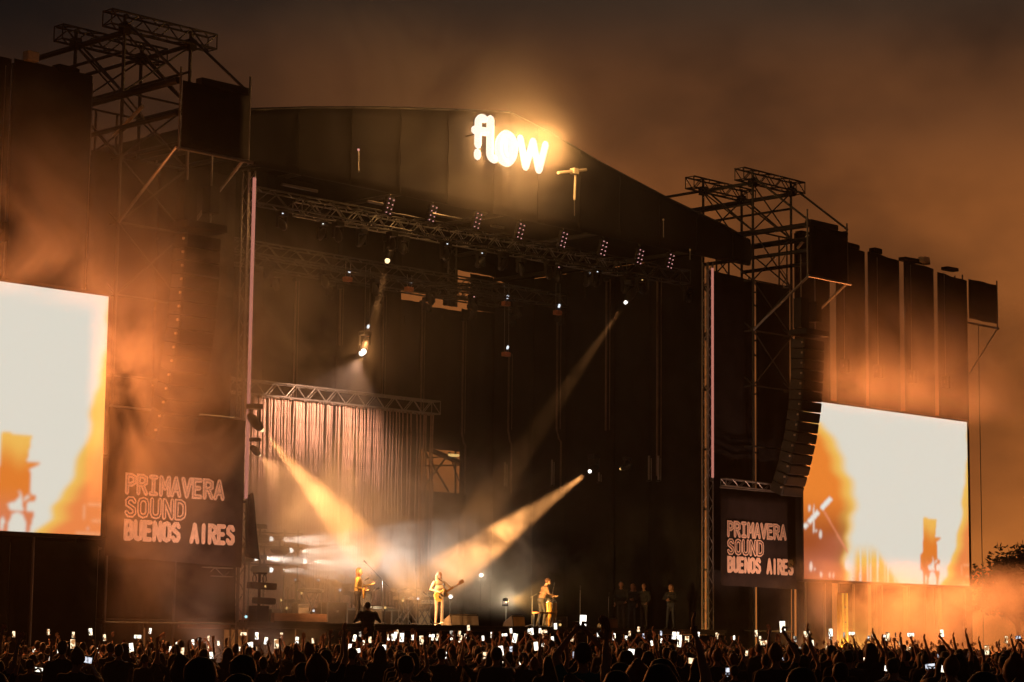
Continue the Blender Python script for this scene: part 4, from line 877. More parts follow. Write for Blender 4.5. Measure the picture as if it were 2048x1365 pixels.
def mic_stand(x, y, Y, h, boom, label):
    p = P(x, y, Y); t = thing('microphone_stand', label, 'microphone stand', (p.x, Y, ZF), 'microphone stands')
    z0 = ZF; tube('upright', (p.x, Y, z0), (p.x, Y, z0+h), .014, STEEL, t)
    for k in range(3): a = k*2.1; tube('leg', (p.x, Y, z0+.1), (p.x+.3*math.cos(a), Y+.3*math.sin(a), z0+.01), .012, STEEL, t)
    e = Vector((p.x+boom[0], Y, z0+h+boom[1])); tube('boom', (p.x-boom[0]*.35, Y, z0+h-boom[1]*.35), e, .011, STEEL, t)
    V, Fc = stroke([e, e+Vector((boom[0], 0, boom[1])).normalized()*.14], [.018, .03], 7); link('microphone', mesh([v-t.location for v in V], Fc, BLACKMETAL, 'microphone', True), t)
mic_stand(886, 1240, .05, 1.42, (-.1, .06), 'microphone stand directly in front of the singer')
mic_stand(724, 1240, .9, 1.4, (.12, .05), 'microphone stand in front of the guitarist')
mic_stand(764, 1240, 2.2, 1.5, (-.75, .55), 'tall boom stand reaching over the drums')
mic_stand(832, 1240, 3.0, 1.45, (-.05, .4), 'thin stand above the centre keyboard')
mic_stand(1105, 1240, 2.2, 1.3, (.05, .2), 'thin stand behind the congas'); mic_stand(1160, 1240, 3.5, 1.35, (0, .12), 'lit thin stand right of the congas'); mic_stand(1217, 1240, 5, 1.2, (.02, .1), 'dim stand in front of the onlookers')
def keyboard(x, y, Y, w, label, tiers=1, col=CASE, h=.95, xst=True):
    p = P(x, y, Y); t = thing('keyboard', label, 'keyboard', (p.x, Y, ZF)); X = p.x
    for k in range(tiers):
        z = ZF+h+k*.28
        b_ = box('case', (X, Y+.12*k, z), (w, .34, .12), col, t, rx=.12*k)
        box('key_bed', (X, Y-.08+.12*k, z+.066), (w*.92, .15, .012), PALE, b_) if False else box('key_bed', (X, Y-.08+.12*k, z+.068), (w*.92, .15, .014), mat('ivory keys', (.8, .76, .68), .4), t)
        for j in range(4): box('knob', (X-w*.35+j*w*.2, Y-.19+.12*k, z+.02), (.05, .03, .05), CHROME, t)
    for s_ in (-1, 1):
        tube('leg', (X-w*.4*s_, Y-.1, ZF), (X+w*.32*s_, Y-.05, ZF+h-.06), .022, STEEL, t); tube('leg', (X-w*.4*s_, Y+.25, ZF), (X+w*.32*s_, Y+.2, ZF+h-.06), .022, STEEL, t)
    return t
keyboard(816, 1188, 3.4, 1.15, 'two tier keyboard on a crossed stand left of the singer', 2, PALE)
keyboard(853, 1190, 4.4, .9, 'smaller keyboard half hidden behind the singer', 2, PALE, .85)
keyboard(622, 1185, 5.0, .9, 'keyboard on thin legs in the middle of the left side', 1, CASE, 1.15)
keyboard(585, 1195, 6.0, .8, 'low keyboard in the smoke behind the dark stand', 1, CASE, .8)
# drum kit on a riser
dx_, dy_ = dpos.x, 5.6
t = thing('drum_riser', 'dark drum riser at the back left of the stage', 'riser', (dx_, 6.3, ZF)); box('platform', (dx_, 6.3, ZF+RISER/2), (2.8, 2.4, RISER), CASE, t, bev=.01); box('front_trim', (dx_, 5.08, ZF+RISER-.05), (2.8, .04, .08), STEEL, t)
t = thing('drum_kit', 'drum kit with cymbals on the riser in the smoke', 'drum kit', (dx_, dy_, ZF+RISER))
def drum(nm, x, y, z, r_, h, tilt=(0, 0), lie=False):
    V, Fc = [], []; n = 16
    for zz in (-.5, .5):
        for i in range(n): a = 2*math.pi*i/n; V.append((r_*math.cos(a), r_*math.sin(a), zz*h))
    Fc = [(i, (i+1) % n, n+(i+1) % n, n+i) for i in range(n)]+[tuple(range(n-1, -1, -1)), tuple(range(n, 2*n))]
    me_ = mesh(V, Fc, mat('drum shell', (.10, .05, .03), .35), nm); o = link(nm, me_, t); o.location = Vector((x, y, z))-gbase(t); o.rotation_euler = (tilt[0]+(math.pi/2 if lie else 0), tilt[1], 0)
    h_ = link('drum_head', mesh([(r_*.96*math.cos(2*math.pi*i/n), r_*.96*math.sin(2*math.pi*i/n), 0) for i in range(n)], [tuple(range(n))], mat('drum skin', (.75, .7, .62), .6), 'drum_head'), o); h_.location = (0, 0, h*.5+.004)
    return o
z0 = ZF+RISER
drum('bass_drum', dx_, dy_, z0+.3, .29, .4, lie=True); drum('tom', dx_-.2, dy_+.1, z0+.78, .16, .22, (.3, 0)); drum('tom', dx_+.22, dy_+.1, z0+.78, .17, .24, (.3, 0)); drum('floor_tom', dx_+.62, dy_+.45, z0+.42, .2, .42); drum('snare_drum', dx_-.45, dy_+.55, z0+.6, .18, .14)
for cx_, cy2, cz_ in ((-.75, .3, 1.15), (.75, .2, 1.2), (-.55, .75, .95), (.95, .6, 1.05)):
    V, Fc = stroke([(0, 0, -.012), (0, 0, .012)], [.22, .05], 14); o = link('cymbal', mesh(V, Fc, mat('brass', (.7, .48, .15), .3, .9, .1), 'cymbal', True), t); o.location = (cx_, cy2, cz_); o.rotation_euler = (.25, .1, 0)
    tube('cymbal_stand', (dx_+cx_, dy_+cy2, z0), (dx_+cx_, dy_+cy2, z0+cz_), .012, STEEL, t)
# congas lit amber
q = P(1101, 1245, .9)
for k, (dx, dy, w) in enumerate(((-.16, -.05, 'left'), (.14, .0, 'middle'), (.36, .2, 'right'))):
    t = thing('conga', 'amber lit conga drum, the %s one beside the percussionist' % w, 'drum', (q.x+dx, .9+dy, ZF+.12), 'conga drums')
    V, Fc = stroke([(0, 0, 0), (0, 0, .2), (0, 0, .45), (0, 0, .72), (0, 0, .78)], [.09, .115, .145, .13, .125], 12); sh_ = link('shell', mesh(V, Fc, WOOD, 'shell', True), t)
    V, Fc = stroke([(0, 0, .77), (0, 0, .79)], [.13, .13], 12); link('hoop', mesh(V, Fc, CHROME, 'hoop', True), t)
    for j in range(5): a = j*1.26; tube('lug', Vector(t.location)+V3((.14*math.cos(a), .14*math.sin(a), .5)), Vector(t.location)+V3((.135*math.cos(a), .135*math.sin(a), .76)), .012, CHROME, sh_, 5)
    for j in range(3): a = j*2.1+.4; tube('stand_leg', Vector(t.location)+V3((.11*math.cos(a), .11*math.sin(a), .25)), Vector(t.location)+V3((.2*math.cos(a), .2*math.sin(a), -.12)), .012, CHROME, t, 5)
t = thing('percussion_table', 'low percussion table in front of the percussionist', 'table', (q.x-.9, .4, ZF)); box('top', (q.x-.9, .4, ZF+.5), (.8, .35, .06), mat('table felt', (.3, .12, .05), .8), t)
for dx in (-.35, .35):
    for dy in (-.13, .13): tube('leg', (q.x-.9+dx, .4+dy, ZF), (q.x-.9+dx, .4+dy, ZF+.48), .02, STEEL, t)
def wedge(x, y, Y, lab, col):
    p = P(x, y, Y); t = thing('floor_monitor', lab, 'loudspeaker', (p.x, Y, ZF), 'wedge monitors on the stage edge')
    V = [(-.3, -.25, 0), (.3, -.25, 0), (.3, .25, 0), (-.3, .25, 0), (-.3, -.22, .12), (.3, -.22, .12), (.3, .18, .36), (-.3, .18, .36)]
    V = [(a, -b_, c) for a, b_, c in V]
    link('cabinet', mesh(V, [(0, 1, 2, 3), (4, 7, 6, 5), (0, 4, 5, 1), (1, 5, 6, 2), (2, 6, 7, 3), (3, 7, 4, 0)], CASE, 'cabinet'), t)
    g_ = link('grille', mesh([(-.29, .2, .13), (.29, .2, .13), (.29, -.17, .365), (-.29, -.17, .365)], [(0, 1, 2, 3)], PALE, 'grille'), t); g_.location = (0, .01, .012)
    b2 = link('front_board', mesh([(-.28, -.262, .02), (.28, -.262, .02), (.28, -.222, .33), (-.28, -.222, .33)], [(0, 1, 2, 3)], col, 'front_board'), t)
for x, w in ((905, 'left'), (921, 'middle'), (935, 'right')): wedge(x, 1246, -.05, 'pale lit wedge monitor at the stage edge, %s of three beside the singer' % w, PALE)
wedge(1028, 1252, -.05, 'amber lit wedge monitor left of the congas', mat('amber board', (.6, .35, .12), .6))
wedge(1215, 1254, .2, 'dim wedge monitor on the right side of the stage edge', BRC)
# dark T shaped equipment stand at the left edge
q = P(517, 1240, -.1); t = thing('equipment_stand', 'dark stand with two long units and a T bar at the left stage edge', 'stand', (q.x, -.1, ZF))
def zz(y): return P(517, y, -.1).z
tube('column', (q.x, -.1, ZF), (q.x, -.1, zz(1147)), .045, BLACKMETAL, t); tube('t_bar', (q.x-.25, -.1, zz(1147)), (q.x+.27, -.1, zz(1147)), .035, BLACKMETAL, t)
for s_ in (-.2, .2): strokes('hook', [[(q.x+s_+.07*math.sin(a), -.1, zz(1158)+.13*math.cos(a)) for a in np.linspace(-2.6, 2.6, 12)]], .016, BLACKMETAL, t, 6)
box('long_unit', (q.x+.1, -.1, zz(1172)), (1.0, .3, .21), BLACKMETAL, t, ry=.03, bev=.08); box('long_unit', (q.x+.2, -.1, zz(1202)), (.75, .3, .2), BLACKMETAL, t, ry=.03, bev=.08); box('base', (q.x, -.1, ZF+.25), (.5, .4, .5), BLACKMETAL, t); box('indicator', (q.x+.1, -.27, zz(1173)), (.05, .02, .06), LED_AMB, t, bev=0)
for x, y, Y, s3, w in ((665, 1215, 4.0, (.9, .5, .75), 'dark flight case behind the guitarist'), (560, 1225, 5.5, (1.2, .6, .5), 'low flight case in the smoke at the left'), (790, 1225, 4.5, (.8, .5, .5), 'flight case left of the centre keyboards'), (1110, 1240, 1.6, (.7, .5, .4), 'amber lit case beneath the congas')):
    p = P(x, y, Y); t = thing('flight_case', w, 'case', (p.x, Y, ZF), 'flight cases on stage'); box('body', (p.x, Y, ZF+s3[2]/2), s3, CASE, t, bev=.02)
    for k in (-1, 1): box('corner_strip', (p.x+k*s3[0]/2, Y-s3[1]/2, ZF+s3[2]/2), (.05, .05, s3[2]*1.02), STEEL, t)
    box('latch', (p.x, Y-s3[1]/2-.01, ZF+s3[2]*.6), (.1, .03, .08), STEEL, t)
for x, Y, w3, lab in ((655, 5.2, .62, 'speaker cabinet left of the drum riser'), (745, 4.8, .6, 'speaker cabinet right of the guitarist'), (770, 5.4, .66, 'speaker cabinet behind the tall boom stand'), (842, 5.6, .6, 'speaker cabinet behind the centre keyboards'), (600, 4.2, .5, 'small speaker cabinet below the white lamps')):
    p = P(x, 1240, Y); t = thing('guitar_amplifier', 'dark '+lab, 'amplifier', (p.x, Y, ZF), 'amplifiers on stage'); box('cabinet', (p.x, Y, ZF+.36), (w3, .32, .7), CASE, t); box('grille', (p.x, Y-.165, ZF+.30), (w3*.9, .02, .5), PALE, t); box('control_strip', (p.x, Y-.165, ZF+.62), (w3*.9, .02, .1), CHROME, t)
    for k in range(4): box('knob', (p.x-w3*.3+k*w3*.2, Y-.18, ZF+.62), (.03, .02, .03), BLACKMETAL, t)
for x, Y, h_, b2, lab in ((575, 3.0, 1.15, (.3, .2), 'stand leaning over the left keyboards'), (608, 4.4, 1.3, (-.25, .15), 'stand between the left keyboards'), (642, 4.0, 1.2, (.2, .3), 'stand left of the guitarist'), (740, 2.6, 1.1, (.25, .1), 'low stand right of the guitarist'), (797, 3.2, 1.2, (.2, .05), 'stand left of the centre keyboard'), (860, 3.0, 1.0, (-.2, .1), 'low stand behind the singer'), (684, 4.9, 1.25, (.1, .25), 'stand in front of the drums'), (1064, 1.6, 1.1, (.25, .1), 'stand behind the percussionist')):
    mic_stand(x, 1240, Y, h_, b2, 'thin microphone '+lab)
p0 = P(545, 1238, 2.0); p1 = P(650, 1240, 2.0)
t = thing('riser_front', 'long low amber lit riser front along the left stage edge', 'board', ((p0.x+p1.x)/2, 2.0, ZF)); box('board', ((p0.x+p1.x)/2, 2.0, ZF+.17), (p1.x-p0.x, .2, .3), mat('plywood', (.45, .26, .17), .8), t); box('lip', ((p0.x+p1.x)/2, 1.88, ZF+.03), (p1.x-p0.x, .08, .06), BLACKMETAL, t)  # stands for the lit front face of a low riser

# ------------------------------------------------------------------ tree at the right edge
def tree(x, y_top, D, label, seed):
    rr = random.Random(seed); top = PD(x, y_top, D); b_ = V3((top.x, top.y, 0)); h = top.z
    t = thing('tree', label, 'tree', b_); lines = [([b_, b_+V3((.1, 0, h*.25)), b_+V3((-.1, .1, h*.55))], [.22, .17, .1])]
    for k in range(7):
        a = k*.9; z = h*(.3+.05*k); lines.append(([b_+V3((0, 0, z)), b_+V3((math.cos(a)*h*.12, math.sin(a)*h*.12, z+h*.12)), b_+V3((math.cos(a)*h*.25, math.sin(a)*h*.25, z+h*.22))], [.09, .06, .03]))
    V, Fc = merge([stroke(l, r_, 6) for l, r_ in lines]); link('trunk', mesh([v-b_ for v in V], Fc, BARK, 'trunk', True), t)
    V, Fc = [], []
    for c in range(95):
        a = rr.uniform(0, 6.28); el = rr.uniform(-.5, 1.3); R_ = h*.30*rr.uniform(.4, 1.05)
        cc = V3((math.cos(a)*math.cos(el)*R_*1.15, math.sin(a)*math.cos(el)*R_*1.15, h*.66+math.sin(el)*R_)); cr_ = h*rr.uniform(.05, .11)
        for k in range(85):
            d = V3((rr.gauss(0, 1), rr.gauss(0, 1), rr.gauss(0, 1))).normalized()*cr_*rr.random()**.4; p = cc+d; s_ = rr.uniform(.10, .20)
            u_ = V3((rr.gauss(0, 1), rr.gauss(0, 1), rr.gauss(0, 1))).normalized(); w_ = u_.orthogonal().normalized(); o = len(V)
            V += [p-u_*s_, p+w_*s_*.5, p+u_*s_, p-w_*s_*.5]; Fc.append((o, o+1, o+2, o+3))
    link('crown', mesh(V, Fc, LEAF, 'crown'), t)
tree(2035, 1085, 118, 'dark leafy tree beyond the right end of the right screen', 3)
tree(2090, 1120, 112, 'lower dark tree at the very right edge of the picture', 5)

# ------------------------------------------------------------------ crowd
LOWARM = (((.27, .02, 1.14), (.24, .12, .90)), ((-.27, .02, 1.14), (-.24, .12, .90)))
PROTO = {   # pose -> (right arm, left arm, hand point for a phone)
 'plain': (LOWARM[0], LOWARM[1], None),
 'one_up': (((.30, .12, 1.60), (.24, .26, 1.84), 1), LOWARM[1], None),
 'one_high': (((.26, .06, 1.68), (.22, .14, 1.95), 1), LOWARM[1], None),
 'both_up': (((.34, .10, 1.62), (.30, .18, 1.88), 1), ((-.34, .10, 1.62), (-.30, .2, 1.86), 1), None),
 'phone_one': (((.27, .22, 1.40), (.14, .40, 1.60), 1), LOWARM[1], (.11, .43, 1.70)),
 'phone_high': (((.27, .16, 1.62), (.14, .30, 1.86), 1), LOWARM[1], (.11, .33, 1.97)),
 'phone_both': (((.24, .20, 1.38), (.07, .38, 1.52), 1), ((-.24, .20, 1.38), (-.07, .38, 1.52), 1), (0, .42, 1.62)),
 'phone_both_high': (((.27, .14, 1.62), (.07, .28, 1.86), 1), ((-.27, .14, 1.62), (-.07, .28, 1.86), 1), (0, .31, 1.97)),
}
OUT = [(DK, HAIRD, JEAN, 'short'), (DK2, HAIRD, DK, 'long'), (BRN, HAIRB, JEAN, 'bun'), (JEAN, HAIRD, DK, 'cap')]
MESH = {}; LOW = {}
for pose, (ar, al, hp) in PROTO.items():
    for k, (top, hr, tr, hs) in enumerate(OUT):
        if pose in ('both_up', 'one_high') and k > 1: continue
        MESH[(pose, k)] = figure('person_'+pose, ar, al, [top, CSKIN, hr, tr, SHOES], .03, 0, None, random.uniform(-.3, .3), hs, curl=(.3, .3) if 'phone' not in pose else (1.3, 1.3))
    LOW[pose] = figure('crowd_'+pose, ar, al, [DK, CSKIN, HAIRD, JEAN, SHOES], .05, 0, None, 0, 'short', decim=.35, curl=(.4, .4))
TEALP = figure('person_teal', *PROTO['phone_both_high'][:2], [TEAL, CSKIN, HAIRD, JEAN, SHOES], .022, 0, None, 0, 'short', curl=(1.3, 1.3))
def phone_mat(n, c1, c2, s):
    M = bpy.data.materials.new(n); M.use_nodes = True; t = M.node_tree; t.nodes.clear()
    c = N(t, 'ShaderNodeTexCoord'); oi = N(t, 'ShaderNodeObjectInfo'); ad = N(t, 'ShaderNodeVectorMath', _operation='ADD'); t.links.new(c.outputs['Object'], ad.inputs[0]); t.links.new(oi.outputs['Random'], ad.inputs[1])
    n_ = N(t, 'ShaderNodeTexNoise', Scale=14.0, Detail=1.0); t.links.new(ad.outputs[0], n_.inputs['Vector'])
    r = ramp(t, [(.40, c2), (.56, c1)]); t.links.new(n_.outputs[0], r.inputs[0])
    e = N(t, 'ShaderNodeEmission', Strength=s); t.links.new(r.outputs[0], e.inputs[0]); o = N(t, 'ShaderNodeOutputMaterial'); t.links.new(e.outputs[0], o.inputs[0]); M.cycles.emission_sampling = 'NONE'
    return M
PHM = [phone_mat('phone picture bright', (1, .95, .85), (.9, .75, .5), 2.0), phone_mat('phone picture warm', (1, .80, .50), (.35, .16, .06), 1.6), phone_mat('phone picture cool', (.8, .84, .95), (.16, .16, .2), 1.1), phone_mat('phone picture dim', (.75, .65, .50), (.04, .03, .03), .75)]
bm = bmesh.new(); bmesh.ops.create_cube(bm, size=1); bmesh.ops.scale(bm, vec=(.078, .009, .16), verts=bm.verts); bmesh.ops.bevel(bm, geom=bm.edges[:], offset=.004, segments=1, affect='EDGES')
PHB = bpy.data.meshes.new('phone_body'); bm.to_mesh(PHB); bm.free(); PHB.materials.append(BLACKMETAL)
PHS = []
for M_ in PHM: PHS.append(mesh([(-.035, -.0056, -.072), (.035, -.0056, -.072), (.035, -.0056, .072), (-.035, -.0056, .072)], [(0, 1, 2, 3)], M_, 'phone_screen'))
def toward(p): return math.atan2(3-p[1], 1-p[0])
taken = []
ZONES = ((215, 'under the left screen'), (480, 'below the left banner'), (660, 'before the left keyboards'), (800, 'before the guitarist'), (985, 'before the singer'), (1150, 'before the congas'), (1420, 'before the dark stage right'), (1600, 'below the right banner'), (1800, 'under right screen\'s left half'), (3000, 'under right screen\'s right half'))
def where(p):
    v = Vector(p)-CAM; px = 1024+F_PX*v.dot(RT)/v.dot(FW); D = math.hypot(v.x, v.y)
    z_ = next(w for lim, w in ZONES if px < lim)
    return z_+(', near the camera' if D < 17 else ', midway back' if D < 34 else ', far forward')
HAIRW = ['short-haired', 'long-haired', 'bun-wearing', 'cap-wearing']
def person(pose, k, loc, face, s, label=None, me=None):
    if me is None:
        if (pose, k) not in MESH: k = k % 2
        me = MESH[(pose, k)]
    o = link('person', me); o.location = loc; o.rotation_euler = (random.uniform(-.03, .03), random.uniform(-.03, .03), face-math.pi/2); o.scale = (s, s, s)
    act = {'plain': 'standing', 'one_up': 'raising one arm', 'one_high': 'stretching one arm high', 'both_up': 'raising both arms', 'phone_one': 'filming with one hand', 'phone_high': 'filming one arm raised', 'phone_both': 'filming with both hands', 'phone_both_high': 'filming both arms raised'}[pose]
    tag(o, label or ('%s person %s %s' % (HAIRW[k], act, where(loc))), 'person', 'concertgoers in the crowd'); taken.append((loc[0], loc[1])); return o
def phone(p, face, roll_, kind, label):
    o = link('phone', PHB); o.location = p; o.rotation_mode = 'XYZ'; o.rotation_euler = (random.uniform(-.12, .18), roll_, face-math.pi/2)
    tag(o, label, 'phone', 'lit phones held up in the crowd'); s_ = link('screen', PHS[kind], o); return o
# photo pixels of the lit phones: x, y, apparent height, (landscape)
PH = [(14, 1320, 10), (68, 1303, 9), (117, 1304, 9), (78, 1340, 17, 1), (100, 1354, 12), (170, 1295, 9), (173, 1320, 24, 1), (195, 1302, 11), (235, 1300, 14), (258, 1300, 14), (243, 1327, 9), (272, 1333, 13, 1), (313, 1315, 14), (322, 1303, 10, 1), (341, 1299, 10), (365, 1303, 14), (386, 1285, 10), (399, 1282, 12), (417, 1277, 9), (423, 1312, 15), (437, 1287, 8), (418, 1297, 9), (459, 1303, 8), (398, 1318, 9), (479, 1299, 9), (498, 1297, 10), (494, 1318, 12), (512, 1299, 9),
 (532, 1282, 14), (557, 1287, 8), (594, 1281, 13), (626, 1282, 9), (565, 1324, 13, 1), (660, 1289, 11), (686, 1280, 9), (700, 1295, 13), (712, 1302, 17, 1), (728, 1287, 11), (720, 1269, 9), (740, 1280, 12), (727, 1306, 10), (768, 1298, 16), (778, 1275, 12), (795, 1265, 9), (866, 1275, 12), (903, 1268, 12), (908, 1278, 9), (922, 1276, 10), (931, 1273, 9), (937, 1256, 11), (966, 1277, 9), (889, 1312, 16), (892, 1326, 9), (854, 1318, 8), (919, 1288, 11), (1002, 1302, 19), (1001, 1332, 18), (970, 1313, 17), (697, 1357, 13), (554, 1347, 9),
 (1022, 1262, 9), (1058, 1263, 10), (1080, 1262, 10), (1087, 1271, 12), (1111, 1253, 12), (1105, 1279, 11), (1072, 1293, 17), (1042, 1321, 17), (1022, 1299, 12), (1132, 1270, 9), (1197, 1268, 12), (1212, 1271, 9), (1252, 1277, 10), (1277, 1259, 10), (1287, 1273, 11), (1322, 1267, 9), (1355, 1270, 11), (1391, 1262, 10), (1397, 1269, 9), (1374, 1281, 16), (1403, 1294, 10), (1436, 1273, 10), (1468, 1276, 9), (1262, 1311, 25), (1334, 1307, 14), (1388, 1323, 24, 1), (1493, 1307, 10), (1455, 1345, 17), (1385, 1356, 11), (1192, 1317, 11), (1148, 1310, 13), (1193, 1330, 8),
 (1520, 1278, 10), (1528, 1288, 9), (1565, 1254, 22), (1590, 1279, 12), (1599, 1300, 11), (1610, 1268, 10), (1688, 1270, 9), (1737, 1277, 9), (1654, 1296, 10), (1791, 1270, 8), (1819, 1298, 14, 1), (1819, 1311, 13, 1), (1884, 1267, 14), (1877, 1311, 11), (1889, 1308, 12), (1780, 1338, 22, 1), (1763, 1323, 12), (1860, 1333, 20, 1), (1896, 1340, 27, 1), (1568, 1318, 13), (1530, 1324, 10), (1560, 1339, 11), (2036, 1275, 12, 1), (2036, 1326, 13), (1975, 1335, 9), (1731, 1323, 15), (1940, 1322, 9), (1640, 1330, 12)]
NUM = ['', 'second ', 'third ', 'fourth ', 'fifth ', 'sixth ', 'seventh ', 'eighth ', 'ninth ', 'tenth ']
for i, e in enumerate(PH):
    x, y, h = e[:3]; land = len(e) > 3
    D = min(F_PX*(.145 if not land else .15)/h, 78)
    p = PD(x, y, D)
    if p.y > -5: D *= .9; p = PD(x, y, D)
    face = toward(p)*.55+YAW*.45+random.uniform(-.25, .25)
    cand = [q for q in PROTO if PROTO[q][2]]
    cand.sort(key=lambda q: abs(p.z/PROTO[q][2][2]-1)+random.uniform(0, .04)); pose = cand[0]
    s_ = min(1.10, max(.86, p.z/PROTO[pose][2][2])); R = Matrix.Rotation(face-math.pi/2, 3, 'Z'); o_ = R@(Vector(PROTO[pose][2])*s_)
    loc = Vector((p.x-o_.x, p.y-o_.y, 0)); hp = loc+o_; hp.z = p.z if abs(p.z-o_.z) < .22 else o_.z
    person(pose, i % 4, loc, face, s_)
    nm = 'lit phone held %s %s' % ('sideways' if land else 'upright', where(loc))
    phone(hp, face, (math.pi/2 if land else 0)+random.uniform(-.15, .15), random.choice([0, 0, 0, 1, 1, 2, 3]) if h < 16 else random.choice([0, 0, 1, 2]), nm)
# person in teal with both arms up
p = PD(1166, 1244, 24.5); face = YAW+.05; hp = Vector(PROTO['phone_both_high'][2]); s_ = p.z/hp.z; R = Matrix.Rotation(face-math.pi/2, 3, 'Z'); o_ = R@(hp*s_)
person('phone_both_high', 0, (p.x-o_.x, p.y-o_.y, 0), face, s_, 'concertgoer in a teal shirt holding a phone high with both arms', TEALP); phone(p, face, .03, 0, 'large lit phone raised highest in the middle by the person in teal')
# raised hands standing out against the stage
for x, y, D in ((1612, 1248, 38), (1745, 1254, 40), (1765, 1268, 42), (1848, 1268, 44), (1905, 1264, 44), (1932, 1256, 40), (2028, 1268, 42), (1830, 1272, 45), (1310, 1252, 52), (1362, 1262, 50), (1130, 1262, 55), (980, 1262, 55), (880, 1262, 56), (805, 1262, 55), (830, 1265, 52), (775, 1262, 52), (757, 1264, 52), (652, 1268, 50), (610, 1266, 50), (560, 1276, 48), (488, 1272, 46), (455, 1277, 46), (430, 1272, 48), (405, 1275, 46), (375, 1281, 44), (350, 1281, 46), (319, 1284, 44), (250, 1284, 48), (100, 1292, 40), (38, 1310, 30), (1480, 1272, 45), (1660, 1270, 44), (1700, 1268, 46), (1230, 1262, 52), (1800, 1264, 43), (1960, 1272, 44), (700, 1264, 54), (905, 1260, 56), (1050, 1262, 55)):
    p = PD(x, y, D); pose = random.choice(['one_up', 'one_high', 'one_high', 'both_up']); tip = {'one_up': (.22, .30, 2.0), 'one_high': (.21, .16, 2.12), 'both_up': (.29, .2, 2.04)}[pose]
    face = toward(p)+random.uniform(-.3, .3); s_ = min(1.1, max(.9, p.z/tip[2])); o_ = Matrix.Rotation(face-math.pi/2, 3, 'Z')@(Vector(tip)*s_); person(pose, random.randrange(2), (p.x-o_.x, p.y-o_.y, 0), face, s_)
# fill the field: nearest people are objects of their own, the rest one mass
def hides(x, y, D):
    v = Vector((x, y, 1.74))-CAM; dz_ = v.dot(FW); px = 1024+F_PX*v.dot(RT)/dz_; py = 682.5-F_PX*v.dot(UP)/dz_; k = F_PX/D
    for e in PH:
        if D < F_PX*.145/e[2]-.5 and ((abs(e[0]-px) < .15*k+e[2]*.5 and py < e[1]+e[2]*.6) or (abs(e[0]-px) < .30*k and py+.3*k < e[1]+e[2]*.3)): return True
    return False
cells = []; half = rad(15.5)
for gx in np.arange(-56, 36, .74):
    for gy in np.arange(-54, -3.6, .70):
        x, y = gx+random.uniform(-.26, .26), gy+random.uniform(-.24, .24); dx, dy = x-CAM.x, y-CAM.y; D = math.hypot(dx, dy)
        if D < 11.8 or abs(math.atan2(dy, dx)-YAW) > half: continue
        if random.random() < (.44 if D < 36 else .2): continue
        if D < 15 and random.random() < .25: continue
        if any((x-a)**2+(y-b_)**2 < .2 for a, b_ in taken): continue
        if hides(x, y, D): continue
        cells.append((D, x, y))
cells.sort(); n_ind = 0; mass = []
for i in range(62):
    D = random.uniform(34, 76); p = PD(random.uniform(5, 2043), 1282+random.uniform(-20, 8)+(D < 40)*12, D)
    if p.y > -5: continue
    pose = 'phone_high' if p.z > 1.8 else 'phone_one'; face = toward(p)*.5+YAW*.5+random.uniform(-.3, .3); s_ = min(1.1, max(.88, p.z/PROTO[pose][2][2])); o_ = Matrix.Rotation(face-math.pi/2, 3, 'Z')@(Vector(PROTO[pose][2])*s_)
    mass.append((pose, p.x-o_.x, p.y-o_.y, face, s_)); p.z = o_.z
    phone(p, face, random.choice([0, 0, 0, 1.57])+random.uniform(-.2, .2), random.choice([0, 0, 1]), 'small bright phone light '+where(p))
for D, x, y in cells:
    face = toward((x, y))+random.uniform(-.35, .35); s_ = random.uniform(.92, 1.04)
    if D < 22: pose = random.choices(['plain', 'one_up', 'both_up'], [.95, .04, .01])[0]
    else: pose = random.choices(['plain', 'one_up', 'one_high', 'both_up', 'phone_high', 'phone_one'], [.76, .07, .06, .04, .03, .04])[0]
    if len(taken) < 300: person(pose, random.randrange(4), (x, y, 0), face, s_)
    else: mass.append((pose, x, y, face, s_))
VV, FF, MI = [], [], []; off = 0; cache = {}
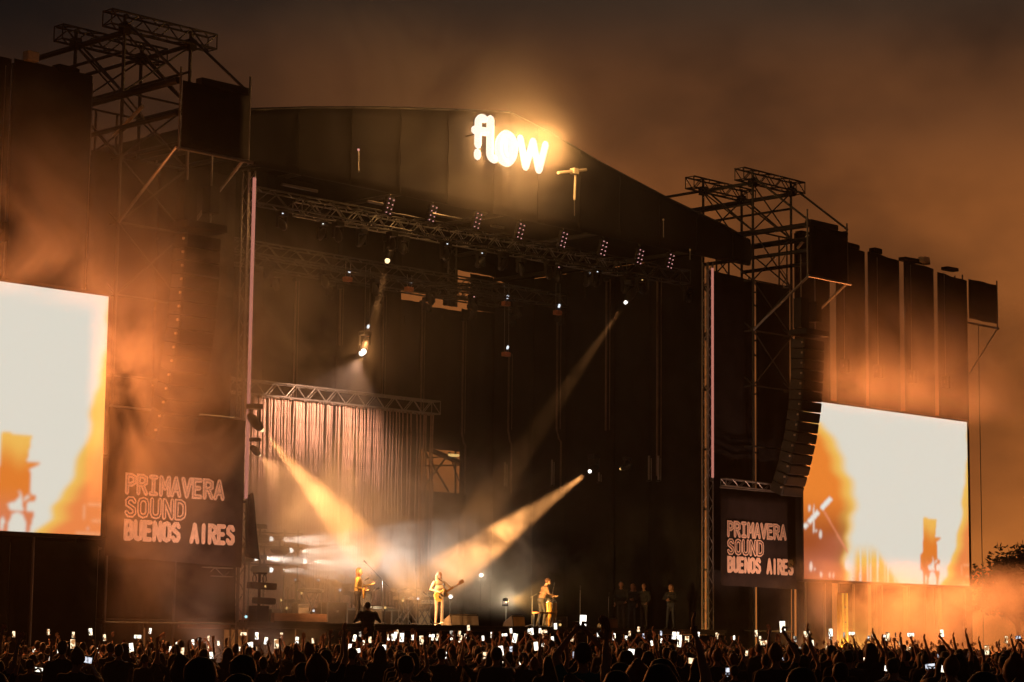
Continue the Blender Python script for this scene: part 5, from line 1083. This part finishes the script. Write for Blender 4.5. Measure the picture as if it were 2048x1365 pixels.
for pose, me in LOW.items():
    v = np.empty(len(me.vertices)*3); me.vertices.foreach_get('co', v); mi = np.empty(len(me.polygons), np.int32); me.polygons.foreach_get('material_index', mi)
    me.calc_loop_triangles(); tl = np.empty(len(me.loop_triangles)*3, np.int32); me.loop_triangles.foreach_get('vertices', tl); tp = np.empty(len(me.loop_triangles), np.int32); me.loop_triangles.foreach_get('polygon_index', tp)
    cache[pose] = (v.reshape(-1, 3), tl.reshape(-1, 3), mi[tp])
for pose, x, y, face, s_ in mass:
    v, f, mi = cache[pose]; a = face-math.pi/2; c, s2 = math.cos(a)*s_, math.sin(a)*s_
    VV.append(np.stack([v[:, 0]*c-v[:, 1]*s2+x, v[:, 0]*s2+v[:, 1]*c+y, v[:, 2]*s_], 1)); FF.append(f+off); MI.append(mi); off += len(v)
VV = np.concatenate(VV); FF = np.concatenate(FF); MI = np.concatenate(MI)
me = bpy.data.meshes.new('crowd'); me.vertices.add(len(VV)); me.vertices.foreach_set('co', VV.ravel()); me.loops.add(len(FF)*3); me.loops.foreach_set('vertex_index', FF.ravel().astype(np.int32)); me.polygons.add(len(FF)); me.polygons.foreach_set('loop_start', np.arange(0, len(FF)*3, 3, dtype=np.int32))
for m_ in (DK, CSKIN, HAIRD, JEAN, SHOES): me.materials.append(m_)
me.polygons.foreach_set('material_index', MI); me.polygons.foreach_set('use_smooth', np.ones(len(FF), bool)); me.update(calc_edges=True); me.validate()
tag(link('crowd', me), 'dense mass of concertgoers far forward towards the stage', 'crowd', None, 'stuff')
print('people', len(taken), 'mass', len(mass), 'tris', len(FF))

# things whose looks and place words coincide are told apart by their order across the picture
ORD = ['', 'second', 'third', 'fourth', 'fifth', 'sixth', 'seventh', 'eighth', 'ninth', 'tenth', 'eleventh', 'twelfth', 'thirteenth', 'fourteenth', 'fifteenth', 'sixteenth', 'seventeenth', 'eighteenth', 'nineteenth', 'twentieth']
same = {}
for o in list(S.objects):
    if o.parent is None and o.get('group') in ('concertgoers in the crowd', 'lit phones held up in the crowd'): same.setdefault(o['label'], []).append(o)
for lb, os_ in same.items():
    if len(os_) < 2: continue
    os_.sort(key=lambda o: (Vector(o.location)-CAM).dot(RT)/(Vector(o.location)-CAM).dot(FW))
    for i, o in enumerate(os_): o['label'] = lb+(', leftmost such' if i == 0 else ', rightmost such' if i == len(os_)-1 else ', %s from left' % ORD[min(i, 19)])
